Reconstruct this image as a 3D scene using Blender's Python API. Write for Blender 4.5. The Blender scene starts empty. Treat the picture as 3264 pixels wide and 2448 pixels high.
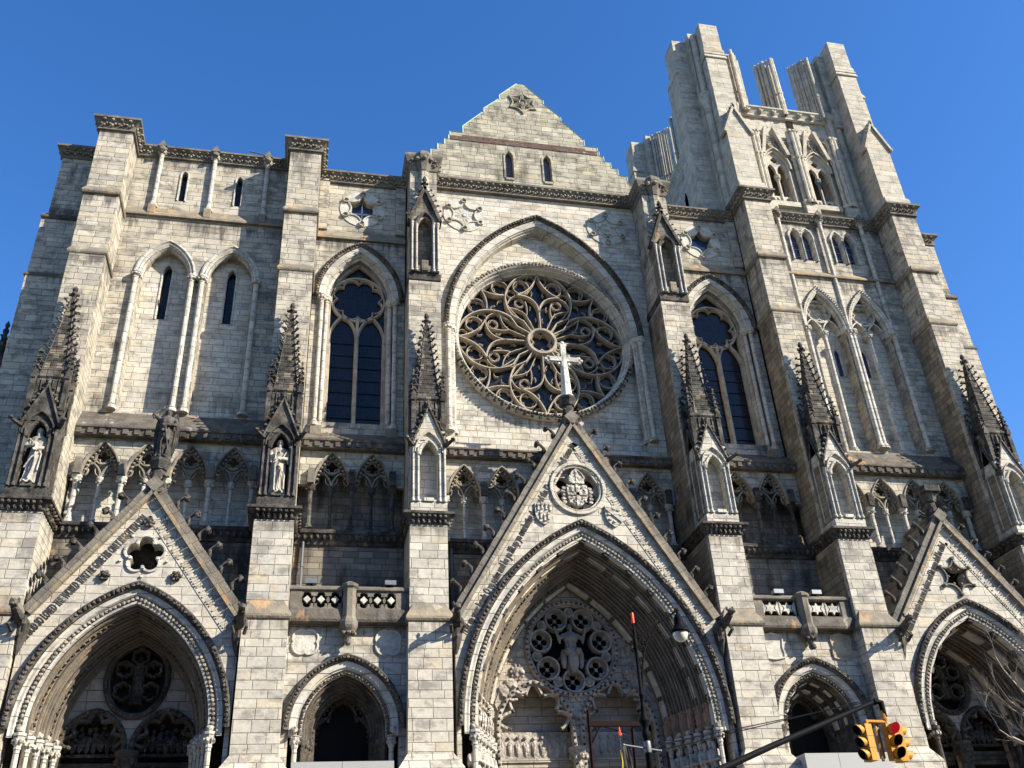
import bpy, bmesh, math, random
from mathutils import Vector, Matrix, geometry, noise
R = math.radians
rnd = random.Random(7)
sc = bpy.context.scene
COL = sc.collection
# ------------------------------------------------------------ camera
cam = bpy.data.cameras.new('camera')
camo = bpy.data.objects.new('camera', cam)
COL.objects.link(camo)
CR = Vector((0.97861496, -0.19953845, -0.04997171))
CU = Vector((-0.06237967, -0.51937337, 0.85226761))
CF = Vector((0.19601413, 0.83092461, 0.52071369))
mw = Matrix((CR, CU, -CF)).transposed().to_4x4()
mw.translation = Vector((-15.26536, -49.17125, 1.6))
camo.matrix_world = mw
cam.sensor_width = 36.0
cam.lens = 33.89
cam.clip_start = 0.1
cam.clip_end = 3000
sc.camera = camo
# ------------------------------------------------------------ light
SUN = Vector((1.43, -1.0, 1.12)).normalized()
EL = math.asin(SUN.z)
AZ = math.atan2(SUN.x, SUN.y)
w = bpy.data.worlds.new('World')
sc.world = w
w.use_nodes = True
wn = w.node_tree.nodes
sky = wn.new('ShaderNodeTexSky')
sky.sky_type = 'NISHITA'
sky.sun_disc = False
sky.sun_elevation = EL
sky.sun_rotation = AZ
sky.altitude = 300
sky.air_density = 1.0
sky.dust_density = 0.25
sky.ozone_density = 3.2
bg = wn['Background']
bg.inputs[1].default_value = 0.108
hs = wn.new('ShaderNodeHueSaturation')
hs.inputs['Saturation'].default_value = 1.26
hs.inputs['Hue'].default_value = 0.508
w.node_tree.links.new(sky.outputs[0], hs.inputs['Color'])
w.node_tree.links.new(hs.outputs[0], bg.inputs[0])
sl = bpy.data.lights.new('sun', 'SUN')
sl.energy = 5.0
sl.angle = R(0.5)
sl.color = (1.0, 0.915, 0.77)
so = bpy.data.objects.new('sun', sl)
COL.objects.link(so)
so.rotation_euler = (-SUN).to_track_quat('-Z', 'Y').to_euler()
so.location = (40, -60, 90)
vs = sc.view_settings
vs.view_transform = 'Standard'
vs.look = 'None'
vs.gamma = 1.0
vs.exposure = 1.27
sc.cycles.max_bounces = 5
sc.cycles.diffuse_bounces = 3

# ------------------------------------------------------------ node helpers
class NT:
    def __init__(s, name):
        s.mat = bpy.data.materials.new(name)
        s.mat.use_nodes = True
        s.t = s.mat.node_tree
        s.b = s.t.nodes['Principled BSDF']
    def n(s, typ, **k):
        o = s.t.nodes.new(typ)
        for a, v in k.items():
            setattr(o, a, v)
        return o
    def l(s, a, b):
        s.t.links.new(a, b)
    def put(s, sock, v):
        if hasattr(v, 'is_output') or isinstance(v, bpy.types.NodeSocket):
            s.l(v, sock)
        else:
            sock.default_value = v
    def m(s, op, a, b=0.0, c=0.0):
        o = s.n('ShaderNodeMath', operation=op)
        s.put(o.inputs[0], a); s.put(o.inputs[1], b); s.put(o.inputs[2], c)
        return o.outputs[0]
    def ss(s, v, lo, hi):
        o = s.n('ShaderNodeMapRange', interpolation_type='SMOOTHSTEP')
        s.put(o.inputs[0], v); o.inputs[1].default_value = lo; o.inputs[2].default_value = hi
        return o.outputs[0]
    def mix(s, f, a, b, mode='MIX'):
        o = s.n('ShaderNodeMix', data_type='RGBA', blend_type=mode)
        s.put(o.inputs[0], f)
        for i, v in ((6, a), (7, b)):
            if isinstance(v, tuple):
                v = (v[0], v[1], v[2], 1.0)
            s.put(o.inputs[i], v)
        return o.outputs[2]
    def vec(s, x, y, z):
        o = s.n('ShaderNodeCombineXYZ')
        s.put(o.inputs[0], x); s.put(o.inputs[1], y); s.put(o.inputs[2], z)
        return o.outputs[0]
    def noise(s, v, scale, detail=3.0, rough=0.55):
        o = s.n('ShaderNodeTexNoise')
        s.put(o.inputs['Vector'], v)
        o.inputs['Scale'].default_value = scale
        o.inputs['Detail'].default_value = detail
        o.inputs['Roughness'].default_value = rough
        return o.outputs[0]
    def white(s, v):
        o = s.n('ShaderNodeTexWhiteNoise', noise_dimensions='3D')
        s.l(v, o.inputs['Vector'])
        return o
    def bump(s, h, strength, dist):
        o = s.n('ShaderNodeBump')
        o.inputs['Strength'].default_value = strength
        o.inputs['Distance'].default_value = dist
        s.l(h, o.inputs['Height'])
        s.l(o.outputs[0], s.b.inputs['Normal'])

def stone(name, c1, c2, soot=0.3, sootc=(0.035, 0.032, 0.03), rust=0.0, h=0.42, wd=0.95, ashlar=True,
          carve=0.0, contrast=1.0, pale=0.25, rough=0.85, bands=(), jt=0.6):
    """Stone in world space: coursed blocks of varied tone, grime, rust and lime patches."""
    t = NT(name)
    g = t.n('ShaderNodeNewGeometry')
    sp = t.n('ShaderNodeSeparateXYZ'); t.l(g.outputs['Position'], sp.inputs[0])
    sn = t.n('ShaderNodeSeparateXYZ'); t.l(g.outputs['True Normal'], sn.inputs[0])
    ax = t.m('GREATER_THAN', t.m('ABSOLUTE', sn.outputs[0]), 0.6)
    P = g.outputs['Position']
    u = t.m('ADD', t.m('MULTIPLY', sp.outputs[0], t.m('SUBTRACT', 1.0, ax)), t.m('MULTIPLY', sp.outputs[1], ax))
    v = sp.outputs[2]
    vc = t.m('ADD', v, t.m('MULTIPLY', t.m('SINE', t.m('MULTIPLY', v, 2.3)), 0.085)) if ashlar else v
    big = t.noise(P, 0.33, 4.0, 0.62)
    streak = t.noise(t.vec(t.m('MULTIPLY', u, 1.5), t.m('MULTIPLY', sp.outputs[1], 0.4), t.m('MULTIPLY', v, 0.22)), 1.0, 4.0, 0.6)
    fine = t.noise(P, 7.0, 3.0, 0.6)
    hgt = fine
    if ashlar:
        row = t.m('FLOOR', t.m('DIVIDE', vc, h))
        rw = t.white(t.vec(row, 3.3, 1.7))
        rs = t.n('ShaderNodeSeparateColor'); t.l(rw.outputs['Color'], rs.inputs[0])
        wr = t.m('MULTIPLY', t.m('ADD', t.m('MULTIPLY', rs.outputs[0], 0.6), 0.72), wd)
        uu = t.m('ADD', t.m('DIVIDE', u, wr), t.m('MULTIPLY', rs.outputs[1], 9.0))
        col = t.m('FLOOR', uu)
        cw = t.white(t.vec(col, row, ax))
        cs = t.n('ShaderNodeSeparateColor'); t.l(cw.outputs['Color'], cs.inputs[0])
        fu = t.m('FRACT', uu); fv = t.m('FRACT', t.m('DIVIDE', vc, h))
        du = t.m('MULTIPLY', t.m('MINIMUM', fu, t.m('SUBTRACT', 1.0, fu)), wr)
        dv = t.m('MULTIPLY', t.m('MINIMUM', fv, t.m('SUBTRACT', 1.0, fv)), h)
        d = t.m('MINIMUM', du, dv)
        joint = t.m('SUBTRACT', 1.0, t.ss(d, 0.008, 0.03))
        base = t.mix(cs.outputs[0], c1, c2)
        lum = t.m('ADD', 1.0 - 0.2 * contrast, t.m('MULTIPLY', cs.outputs[1], 0.4 * contrast))
        base = t.mix(1.0, base, t.vec(lum, lum, lum), 'MULTIPLY')
        base = t.mix(t.m('MULTIPLY', t.ss(cs.outputs[2], 0.82, 0.9), 0.35), base, (0.42, 0.33, 0.2))
    else:
        base = t.mix(t.ss(t.noise(P, 1.1, 2.0), 0.3, 0.7), c1, c2)
    mott = t.ss(t.noise(P, 2.3, 5.0, 0.68), 0.3, 0.72)
    base = t.mix(t.m('MULTIPLY', mott, 0.36), base, (0.17, 0.16, 0.145))
    smear = t.noise(t.vec(t.m('MULTIPLY', u, 0.9), t.m('MULTIPLY', sp.outputs[1], 0.9), t.m('MULTIPLY', v, 1.6)), 0.9, 5.0, 0.7)
    base = t.mix(t.m('MULTIPLY', t.ss(smear, 0.48, 0.62), min(0.8, 0.34 + 0.75 * soot)), base, (0.125, 0.116, 0.104))
    sm = t.m('ADD', t.m('MULTIPLY', big, 0.55), t.m('MULTIPLY', streak, 0.45))
    lo = 0.68 - 0.36 * soot
    base = t.mix(t.m('MULTIPLY', t.ss(sm, lo, lo + 0.17), min(1.0, 0.45 + 0.5 * soot)), base, sootc)
    if pale > 0:
        pn = t.noise(t.vec(u, sp.outputs[1], t.m('MULTIPLY', v, 0.6)), 1.4, 5.0, 0.7)
        base = t.mix(t.m('MULTIPLY', t.ss(pn, 0.63, 0.68), pale), base, (0.62, 0.6, 0.55))
    if rust > 0:
        rn = t.noise(t.vec(t.m('MULTIPLY', u, 0.8), sp.outputs[1], t.m('MULTIPLY', v, 0.35)), 1.3, 4.0, 0.65)
        base = t.mix(t.m('MULTIPLY', t.ss(rn, 0.66 - 0.2 * rust, 0.8 - 0.2 * rust), 0.65), base, (0.40, 0.235, 0.10))
    for (zt, dz, amt) in bands:      # run-off stains hanging below a ledge at height zt
        k = t.m('SUBTRACT', zt, v)
        bn = t.noise(t.vec(t.m('MULTIPLY', u, 2.2), t.m('MULTIPLY', sp.outputs[1], 2.2), 0.3), 1.0, 3.0, 0.6)
        reach = t.m('MULTIPLY', t.ss(bn, 0.35, 0.75), dz)
        f = t.m('MULTIPLY', t.m('GREATER_THAN', k, 0.0), t.m('SUBTRACT', 1.0, t.ss(t.m('SUBTRACT', k, reach), -0.5, 0.5)))
        f = t.m('MULTIPLY', f, t.ss(k, 0.0, 0.3 * dz))
        base = t.mix(t.m('MULTIPLY', f, amt), base, sootc)
    if ashlar:
        base = t.mix(t.m('MULTIPLY', joint, jt), base, (0.055, 0.05, 0.045))
        hgt = t.m('ADD', t.m('SUBTRACT', t.m('MULTIPLY', fine, 0.35), t.m('MULTIPLY', joint, 0.9)), t.m('MULTIPLY', cs.outputs[0], 0.5))
    if carve > 0:
        vo = t.n('ShaderNodeTexVoronoi'); t.l(P, vo.inputs['Vector']); vo.inputs['Scale'].default_value = 4.2
        hgt = t.m('ADD', t.m('MULTIPLY', vo.outputs['Distance'], -1.3), t.m('MULTIPLY', t.noise(P, 9.0, 2.0), 0.8))
        t.bump(hgt, min(1.0, carve), 0.14)
    else:
        t.bump(hgt, 0.75, 0.05)
    t.l(base, t.b.inputs['Base Color'])
    t.b.inputs['Roughness'].default_value = rough
    t.b.inputs['Specular IOR Level'].default_value = 0.12
    return t.mat

def plain(name, c, rough=0.6, metal=0.0, var=0.25, scale=6.0, spec=0.5, coat=0.0, emit=None):
    t = NT(name)
    g = t.n('ShaderNodeNewGeometry')
    nz = t.noise(g.outputs['Position'], scale, 4.0, 0.6)
    k = t.m('ADD', 1.0 - var, t.m('MULTIPLY', nz, 2 * var))
    t.l(t.mix(1.0, (c[0], c[1], c[2]), t.vec(k, k, k), 'MULTIPLY'), t.b.inputs['Base Color'])
    t.l(t.m('ADD', rough - 0.1, t.m('MULTIPLY', nz, 0.2)), t.b.inputs['Roughness'])
    t.b.inputs['Metallic'].default_value = metal
    t.b.inputs['Specular IOR Level'].default_value = spec
    t.b.inputs['Coat Weight'].default_value = coat
    if emit:
        t.b.inputs['Emission Color'].default_value = (*emit[0], 1)
        t.b.inputs['Emission Strength'].default_value = emit[1]
    t.bump(nz, 0.15, 0.01)
    return t.mat

def leaded(name, c, cell=(0.16, 0.3), lead=0.012, spec=0.5, rough=0.12, vary=0.5, tint=(0.03, 0.035, 0.05)):
    t = NT(name)
    g = t.n('ShaderNodeNewGeometry')
    sp = t.n('ShaderNodeSeparateXYZ'); t.l(g.outputs['Position'], sp.inputs[0])
    u, v = sp.outputs[0], sp.outputs[2]
    fu = t.m('FRACT', t.m('DIVIDE', u, cell[0])); fv = t.m('FRACT', t.m('DIVIDE', v, cell[1]))
    du = t.m('MULTIPLY', t.m('MINIMUM', fu, t.m('SUBTRACT', 1.0, fu)), cell[0])
    dv = t.m('MULTIPLY', t.m('MINIMUM', fv, t.m('SUBTRACT', 1.0, fv)), cell[1])
    ld = t.m('LESS_THAN', t.m('MINIMUM', du, dv), lead)
    cw = t.white(t.vec(t.m('FLOOR', t.m('DIVIDE', u, cell[0])), t.m('FLOOR', t.m('DIVIDE', v, cell[1])), 0.0))
    base = t.mix(t.m('MULTIPLY', cw.outputs['Value'], vary), c, tint)
    n1 = t.noise(g.outputs['Position'], 2.0, 2.0)
    base = t.mix(t.m('MULTIPLY', t.ss(n1, 0.5, 0.7), 0.4), base, tint)
    base = t.mix(ld, base, (0.02, 0.02, 0.02))
    t.l(base, t.b.inputs['Base Color'])
    t.b.inputs['Roughness'].default_value = rough
    t.b.inputs['Specular IOR Level'].default_value = spec
    t.bump(t.m('ADD', t.m('MULTIPLY', cw.outputs['Value'], 0.5), t.m('MULTIPLY', n1, 1.0)), 0.12, 0.02)
    return t.mat

ASH = stone('weathered_ashlar', (0.45, 0.405, 0.32), (0.35, 0.32, 0.265), soot=0.45, rust=0.1, contrast=0.65, jt=0.42,
            bands=((46.4, 1.6, .7), (52.2, 1.4, .65), (41.1, 1.3, .6), (32.0, 1.4, .4)))
ASHC = stone('pale_ashlar', (0.52, 0.48, 0.40), (0.44, 0.41, 0.35), soot=0.13, rust=0.05, contrast=0.45, jt=0.35,
             bands=((33.6, 2.2, .4),))
ASHD = stone('blackened_ashlar', (0.23, 0.195, 0.145), (0.13, 0.112, 0.09), soot=0.66, sootc=(0.018, 0.016, 0.014), rust=0.3, contrast=1.0)
BROWN = stone('brown_stain_shade_ashlar', (0.27, 0.215, 0.14), (0.16, 0.125, 0.085), soot=0.5, sootc=(0.03, 0.025, 0.02), rust=0.25, pale=0.1)  # brown stain and flank shade together in one tone
LOW = stone('pier_ashlar', (0.48, 0.44, 0.36), (0.39, 0.365, 0.31), soot=0.31, rust=0.08, h=0.5, wd=1.0, pale=0.45, contrast=0.6, jt=0.45,
            bands=((23.1, .9, .6), (17.7, 1.0, .55)))
GAB = stone('gable_ashlar', (0.49, 0.45, 0.37), (0.42, 0.39, 0.325), soot=0.16, h=0.52, wd=1.2, contrast=0.4, jt=0.35)
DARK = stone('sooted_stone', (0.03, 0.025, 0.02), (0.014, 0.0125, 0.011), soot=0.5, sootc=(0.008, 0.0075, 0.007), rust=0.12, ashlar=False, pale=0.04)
DARKC = stone('sooted_carving', (0.11, 0.093, 0.07), (0.025, 0.022, 0.019), soot=0.55, sootc=(0.009, 0.008, 0.007), rust=0.12, ashlar=False, carve=0.9, pale=0.25)
CORN = stone('cornice_carving', (0.33, 0.29, 0.225), (0.15, 0.135, 0.11), soot=0.4, rust=0.1, ashlar=False, pale=0.1)
COPE = stone('coping_stone', (0.19, 0.165, 0.125), (0.09, 0.08, 0.066), soot=0.45, sootc=(0.014, 0.013, 0.011), rust=0.1, ashlar=False, pale=0.08)
STR = stone('weathering_stone', (0.26, 0.22, 0.15), (0.15, 0.13, 0.1), soot=0.4, rust=0.66, ashlar=False)
STRD = stone('weathering_dark', (0.10, 0.083, 0.062), (0.05, 0.043, 0.036), soot=0.5, sootc=(0.014, 0.012, 0.01), rust=0.5, ashlar=False)
MOLD = stone('moulded_stone', (0.50, 0.475, 0.42), (0.40, 0.385, 0.345), soot=0.15, rust=0.05, ashlar=True, h=0.75, wd=40.0, contrast=0.4)
MOLDC = stone('carved_limestone', (0.50, 0.46, 0.39), (0.34, 0.31, 0.265), soot=0.25, rust=0.12, ashlar=False, carve=0.7)
PORT = stone('portal_moulding', (0.07, 0.054, 0.037), (0.026, 0.022, 0.018), soot=0.55, sootc=(0.012, 0.01, 0.009), rust=0.08, ashlar=False)
ROLL = stone('portal_roll', (0.18, 0.14, 0.095), (0.10, 0.08, 0.056), soot=0.4, sootc=(0.03, 0.026, 0.022), rust=0.1, ashlar=False)
PORTC = stone('portal_carving', (0.07, 0.055, 0.04), (0.024, 0.02, 0.017), soot=0.5, sootc=(0.01, 0.009, 0.008), rust=0.08, ashlar=False, carve=0.9)
VOUS = stone('pale_voussoir', (0.62, 0.55, 0.43), (0.52, 0.46, 0.36), soot=0.1, ashlar=False)
TYMP = stone('tympanum_ashlar', (0.40, 0.34, 0.265), (0.35, 0.30, 0.24), soot=0.05, h=0.5, wd=1.3, contrast=0.3)
TREL = stone('tympanum_relief', (0.40, 0.355, 0.295), (0.27, 0.24, 0.205), soot=0.3, ashlar=False, carve=0.45)
NEWL = stone('new_limestone', (0.46, 0.425, 0.35), (0.385, 0.355, 0.295), soot=0.12, sootc=(0.16, 0.145, 0.12), h=0.62, wd=1.6, contrast=0.35, pale=0.06, jt=0.2)
NEWC = stone('new_limestone_carving', (0.48, 0.44, 0.355), (0.38, 0.345, 0.28), soot=0.14, sootc=(0.2, 0.16, 0.11), rust=0.12, ashlar=False)
NAVE = stone('gable_end_ashlar', (0.40, 0.37, 0.285), (0.30, 0.28, 0.215), soot=0.5, sootc=(0.055, 0.053, 0.042), h=0.46, wd=1.15, contrast=0.7, pale=0.1, bands=((59.0, 1.6, .5), (62.6, .8, .4)))
BRICK = stone('red_brick', (0.17, 0.075, 0.055), (0.1, 0.05, 0.04), soot=0.4, h=0.08, wd=0.24, pale=0.5)
WHITE = stone('white_stone', (0.62, 0.60, 0.54), (0.52, 0.495, 0.44), soot=0.1, ashlar=False, pale=0.3)
STATD = stone('statue_stone', (0.50, 0.455, 0.38), (0.30, 0.27, 0.225), soot=0.3, ashlar=False)
PANEL = stone('blank_panel', (0.50, 0.475, 0.41), (0.44, 0.42, 0.37), soot=0.1, ashlar=False)
CHR = stone('grey_statue', (0.26, 0.235, 0.2), (0.17, 0.155, 0.135), soot=0.3, ashlar=False)
BRONZ = stone('blackened_statue', (0.04, 0.035, 0.029), (0.02, 0.018, 0.016), soot=0.4, sootc=(0.009, 0.008, 0.007), ashlar=False, pale=0.1)
TRAC = stone('tracery_stone', (0.42, 0.355, 0.275), (0.30, 0.255, 0.2), soot=0.22, ashlar=False)
SLATE = stone('scale_tile', (0.022, 0.019, 0.016), (0.012, 0.0105, 0.009), soot=0.3, sootc=(0.008, 0.007, 0.006), h=0.36, wd=0.34, contrast=0.8, pale=0.0)
RUSTY = stone('stained_relief', (0.36, 0.20, 0.115), (0.24, 0.165, 0.125), soot=0.3, rust=0.5, ashlar=False, carve=0.5)
TANP = stone('tan_panel', (0.48, 0.38, 0.24), (0.40, 0.33, 0.22), soot=0.1, ashlar=False)
GLASS = leaded('leaded_glass', (0.005, 0.006, 0.009), vary=0.45, tint=(0.018, 0.02, 0.03), spec=0.22, lead=0.014)
GLASSR = leaded('rose_glass', (0.007, 0.008, 0.012), cell=(0.5, 0.62), vary=0.6, tint=(0.045, 0.047, 0.045), spec=0.25)
GLASSB = leaded('sky_reflection_glass', (0.012, 0.035, 0.11), cell=(0.42, 0.5), lead=0.018, vary=0.3, spec=0.9, rough=0.05, tint=(0.02, 0.05, 0.15))  # blue of the reflected sky put into the pane colour
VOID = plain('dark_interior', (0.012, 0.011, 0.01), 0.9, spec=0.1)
METAL = plain('black_paint', (0.007, 0.0075, 0.009), 0.6, 0.0, 0.2, 14, 0.03, 0.0)
GREYM = plain('grey_metal', (0.16, 0.17, 0.18), 0.5, 0.6)
PIPE = plain('downpipe_paint', (0.1, 0.11, 0.125), 0.6, 0.2)
YEL = plain('signal_yellow', (0.42, 0.20, 0.02), 0.6, 0, 0.22, 9, 0.3, 0.0)
BLK = plain('lens_black', (0.006, 0.006, 0.007), 0.5)
REDL = plain('red_lens', (0.22, 0.004, 0.01), 0.3, emit=((1.0, 0.02, 0.05), 0.12))
REDP = plain('red_sleeve', (0.85, 0.07, 0.02), 0.45, var=0.1)
GLOBE = plain('lamp_globe', (0.62, 0.62, 0.55), 0.2, 0, 0.08, 5, 0.6, 0.4)
YTAPE = plain('yellow_cloth', (0.34, 0.28, 0.02), 0.7)
BTAPE = plain('black_cloth', (0.02, 0.02, 0.015), 0.7)
BOARD = plain('painted_board', (0.27, 0.27, 0.26), 0.65, var=0.1, scale=1.5)
STEEL = plain('red_oxide_steel', (0.016, 0.008, 0.0075), 0.7, spec=0.05)
BARK = plain('bark', (0.30, 0.235, 0.175), 0.85, scale=20)
ASPH = plain('asphalt', (0.05, 0.05, 0.052), 0.85, scale=3)
PAVE = stone('paving', (0.16, 0.155, 0.145), (0.11, 0.105, 0.1), h=1.5, wd=1.5)

# ------------------------------------------------------------ mesh helpers
_ICO = None
def ico():
    global _ICO
    if _ICO is None:
        b = bmesh.new(); bmesh.ops.create_icosphere(b, subdivisions=1, radius=1.0)
        b.verts.ensure_lookup_table()
        _ICO = ([tuple(v.co) for v in b.verts], [tuple(v.index for v in f.verts) for f in b.faces]); b.free()
    return _ICO

class MB:
    ox = 0.0; sx = 1.0           # class-wide placing: x -> ox + sx*x
    def __init__(s):
        s.v = []; s.f = []
    def add(s, vs, fs):
        n = len(s.v); ox, sx = MB.ox, MB.sx
        s.v.extend((ox + sx * p[0], p[1], p[2]) for p in vs)
        if sx < 0:
            s.f.extend(tuple(n + i for i in reversed(f)) for f in fs)
        else:
            s.f.extend(tuple(n + i for i in f) for f in fs)
    def box(s, x0, x1, y0, y1, z0, z1):
        s.add([(x0, y0, z0), (x1, y0, z0), (x1, y1, z0), (x0, y1, z0), (x0, y0, z1), (x1, y0, z1), (x1, y1, z1), (x0, y1, z1)],
              [(0, 3, 2, 1), (4, 5, 6, 7), (0, 1, 5, 4), (1, 2, 6, 5), (2, 3, 7, 6), (3, 0, 4, 7)])
    def grid(s, paths, closed=False, flip=False):
        n = len(paths[0]); vs = [p for q in paths for p in q]; fs = []
        for i in range(len(paths) - 1):
            for j in range(n if closed else n - 1):
                k = (j + 1) % n
                q = (i * n + j, i * n + k, (i + 1) * n + k, (i + 1) * n + j)
                fs.append(tuple(reversed(q)) if flip else q)
        s.add(vs, fs)
    def ring(s, x0, x1, yf, yb, prof, top=True):
        """profile (outset, z) carried round the left, front and right of a block"""
        ps = [[(x0 - o, yb, z), (x0 - o, yf - o, z), (x1 + o, yf - o, z), (x1 + o, yb, z)] for o, z in prof]
        s.grid(ps)
        if top:
            s.add(ps[-1], [(0, 1, 2, 3)])
        s.add(ps[0], [(3, 2, 1, 0)])
    def poly(s, pts, y):
        s.plate(pts, [], y, None)
    def plate(s, outer, holes, y0, y1, back=False, sides=True):
        loops = [outer] + holes
        tri = geometry.tessellate_polygon([[Vector((x, z, 0)) for x, z in lp] for lp in loops])
        flat = [p for lp in loops for p in lp]
        fs = []
        for t in tri:
            a, b, c = (flat[i] for i in t)
            cr = (b[0] - a[0]) * (c[1] - a[1]) - (b[1] - a[1]) * (c[0] - a[0])
            fs.append(tuple(t) if cr > 0 else tuple(reversed(t)))
        s.add([(x, y0, z) for x, z in flat], fs)
        if y1 is None:
            return
        if back:
            s.add([(x, y1, z) for x, z in flat], [tuple(reversed(f)) for f in fs])
        for i, lp in enumerate(loops):
            if i == 0 and not sides:
                continue
            p = [(x, y0, z) for x, z in lp]; q = [(x, y1, z) for x, z in lp]
            s.grid([p, q], True)
    def tube(s, pts, r, n=6, closed=False, r1=None, caps=True, ry=1.0):
        pts = [Vector(p) for p in pts]; m = len(pts); rings = []
        up = None
        for i, p in enumerate(pts):
            a = pts[i - 1] if (i > 0 or closed) else p
            b = pts[(i + 1) % m] if (i < m - 1 or closed) else p
            d = (b - a)
            d = d.normalized() if d.length > 1e-9 else Vector((0, 0, 1))
            if up is None:
                up = Vector((0, 1, 0)) if abs(d.y) < 0.9 else Vector((1, 0, 0))
            e = d.cross(up)
            e = e.normalized() if e.length > 1e-6 else Vector((1, 0, 0))
            g = e.cross(d).normalized()
            rr = r if r1 is None else r + (r1 - r) * i / max(1, m - 1)
            rings.append([tuple(p + e * (rr * math.cos(2 * math.pi * k / n)) + g * (rr * ry * math.sin(2 * math.pi * k / n))) for k in range(n)])
        if closed:
            rings.append(rings[0])
        s.grid(rings, True)
        if caps and not closed:
            s.add(rings[0], [tuple(range(n))]); s.add(rings[-1], [tuple(reversed(range(n)))])
    def mull(s, pts, hw, y0, y1, closed=False):
        """moulded tracery bar lying in the XZ plane: narrow nosing at y0, full width behind"""
        m = len(pts); rings = []
        for i, (x, z) in enumerate(pts):
            a = pts[i - 1] if (i > 0 or closed) else pts[i]
            b = pts[(i + 1) % m] if (i < m - 1 or closed) else pts[i]
            dx, dz = b[0] - a[0], b[1] - a[1]; L = math.hypot(dx, dz) or 1.0
            nx, nz = -dz / L, dx / L
            ym = y0 + 0.45 * (y1 - y0)
            rings.append([(x + nx * w, y, z + nz * w) for w, y in ((hw * .5, y0), (hw, ym), (hw, y1), (-hw, y1), (-hw, ym), (-hw * .5, y0))])
        if closed:
            rings.append(rings[0])
        s.grid(rings, True)
    def lathe(s, cx, cy, prof, n=10, a0=0.0):
        rings = [[(cx + r * math.cos(a0 + 2 * math.pi * k / n), cy + r * math.sin(a0 + 2 * math.pi * k / n), z) for k in range(n)] for r, z in prof]
        s.grid(rings, True)
        s.add(rings[0], [tuple(reversed(range(n)))]); s.add(rings[-1], [tuple(range(n))])
    def blob(s, c, sz, jit=0.12):
        vs, fs = ico()
        if not isinstance(sz, tuple):
            sz = (sz, sz, sz)
        s.add([(c[0] + p[0] * sz[0] * (1 + rnd.uniform(-jit, jit)), c[1] + p[1] * sz[1] * (1 + rnd.uniform(-jit, jit)),
                c[2] + p[2] * sz[2] * (1 + rnd.uniform(-jit, jit))) for p in vs], fs)
    def obox(s, c, ux, uz, hx, hz, y0, y1):
        """box in the XZ plane with its own axes ux, uz"""
        p = [(c[0] + ux[0] * a * hx + uz[0] * b * hz, c[1] + ux[1] * a * hx + uz[1] * b * hz) for a, b in ((-1, -1), (1, -1), (1, 1), (-1, 1))]
        s.plate(p, [], y0, y1, back=True)
    def frame(s, pts, hw, y0, y1, closed=True):
        s.mull(pts, hw, y0, y1, closed)
    def build(s, name, mat, parent=None, smooth=False):
        me = bpy.data.meshes.new(name)
        me.from_pydata(s.v, [], s.f); me.update()
        me.materials.append(mat)
        o = bpy.data.objects.new(name, me)
        COL.objects.link(o)
        if parent:
            o.parent = parent
        if smooth:
            me.polygons.foreach_set('use_smooth', [True] * len(me.polygons))
        return o
    def solid(s, name, mat, parent=None, vox=0.04, post=None):
        """melt everything collected so far into one continuous surface"""
        o = s.build(name, mat, None)
        md = o.modifiers.new('melt', 'REMESH'); md.mode = 'VOXEL'; md.voxel_size = vox; md.use_smooth_shade = True
        dg = bpy.context.evaluated_depsgraph_get()
        me = bpy.data.meshes.new_from_object(o.evaluated_get(dg))
        old = o.data; o.modifiers.clear(); o.data = me; bpy.data.meshes.remove(old)
        me.name = name
        for v in me.vertices:
            if post:
                v.co = post(v.co)
        me.polygons.foreach_set('use_smooth', [True] * len(me.polygons))
        if parent:
            o.parent = parent
        return o

def at(ox=0.0, sx=1.0):
    MB.ox = ox; MB.sx = sx

def tag(o, label, cat, group=None, kind=None):
    o['label'] = label; o['category'] = cat
    if group: o['group'] = group
    if kind: o['kind'] = kind
    return o

def empty(name, loc=(0, 0, 0)):
    o = bpy.data.objects.new(name, None); COL.objects.link(o); o.location = loc
    return o

def arch(hw, rise, zs, zb=None, d=0.0, cx=0.0, n=14):
    """pointed arch, inset by d, left foot to right foot"""
    Rr = (hw * hw + rise * rise) / (2 * hw); c = Rr - hw; r = Rr - d
    top = math.acos(max(-1, min(1, c / r)))
    L = [(cx + c - r * math.cos(top * i / n), zs + r * math.sin(top * i / n)) for i in range(n + 1)]
    Rt = [(2 * cx - x, z) for x, z in reversed(L[:-1])]
    p = L + Rt
    if zb is not None:
        p = [(p[0][0], zb)] + p + [(p[-1][0], zb)]
    return p

def circ(cx, cz, r, n=28, a0=0.0):
    return [(cx + r * math.cos(a0 + 2 * math.pi * i / n), cz + r * math.sin(a0 + 2 * math.pi * i / n)) for i in range(n)]

def foil(cx, cz, r, k, n=None, depth=0.28, a0=math.pi / 2):
    """multifoil outline with k lobes, cusps turned inward"""
    n = n or k * 10
    return [(cx + r * (1 - depth + depth * abs(math.cos(k * (t - a0) / 2)) ** 0.6) * math.cos(t), cz + r * (1 - depth + depth * abs(math.cos(k * (t - a0) / 2)) ** 0.6) * math.sin(t))
            for t in (a0 + 2 * math.pi * i / n for i in range(n))]

def along(pts, step, off=0.5):
    """evenly spaced points with tangents on a polyline"""
    out = []; need = step * off
    for a, b in zip(pts, pts[1:]):
        L = math.hypot(b[0] - a[0], b[1] - a[1])
        while need <= L:
            k = need / L
            out.append((a[0] + (b[0] - a[0]) * k, a[1] + (b[1] - a[1]) * k, (b[0] - a[0]) / L, (b[1] - a[1]) / L))
            need += step
        need -= L
    return out

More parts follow.
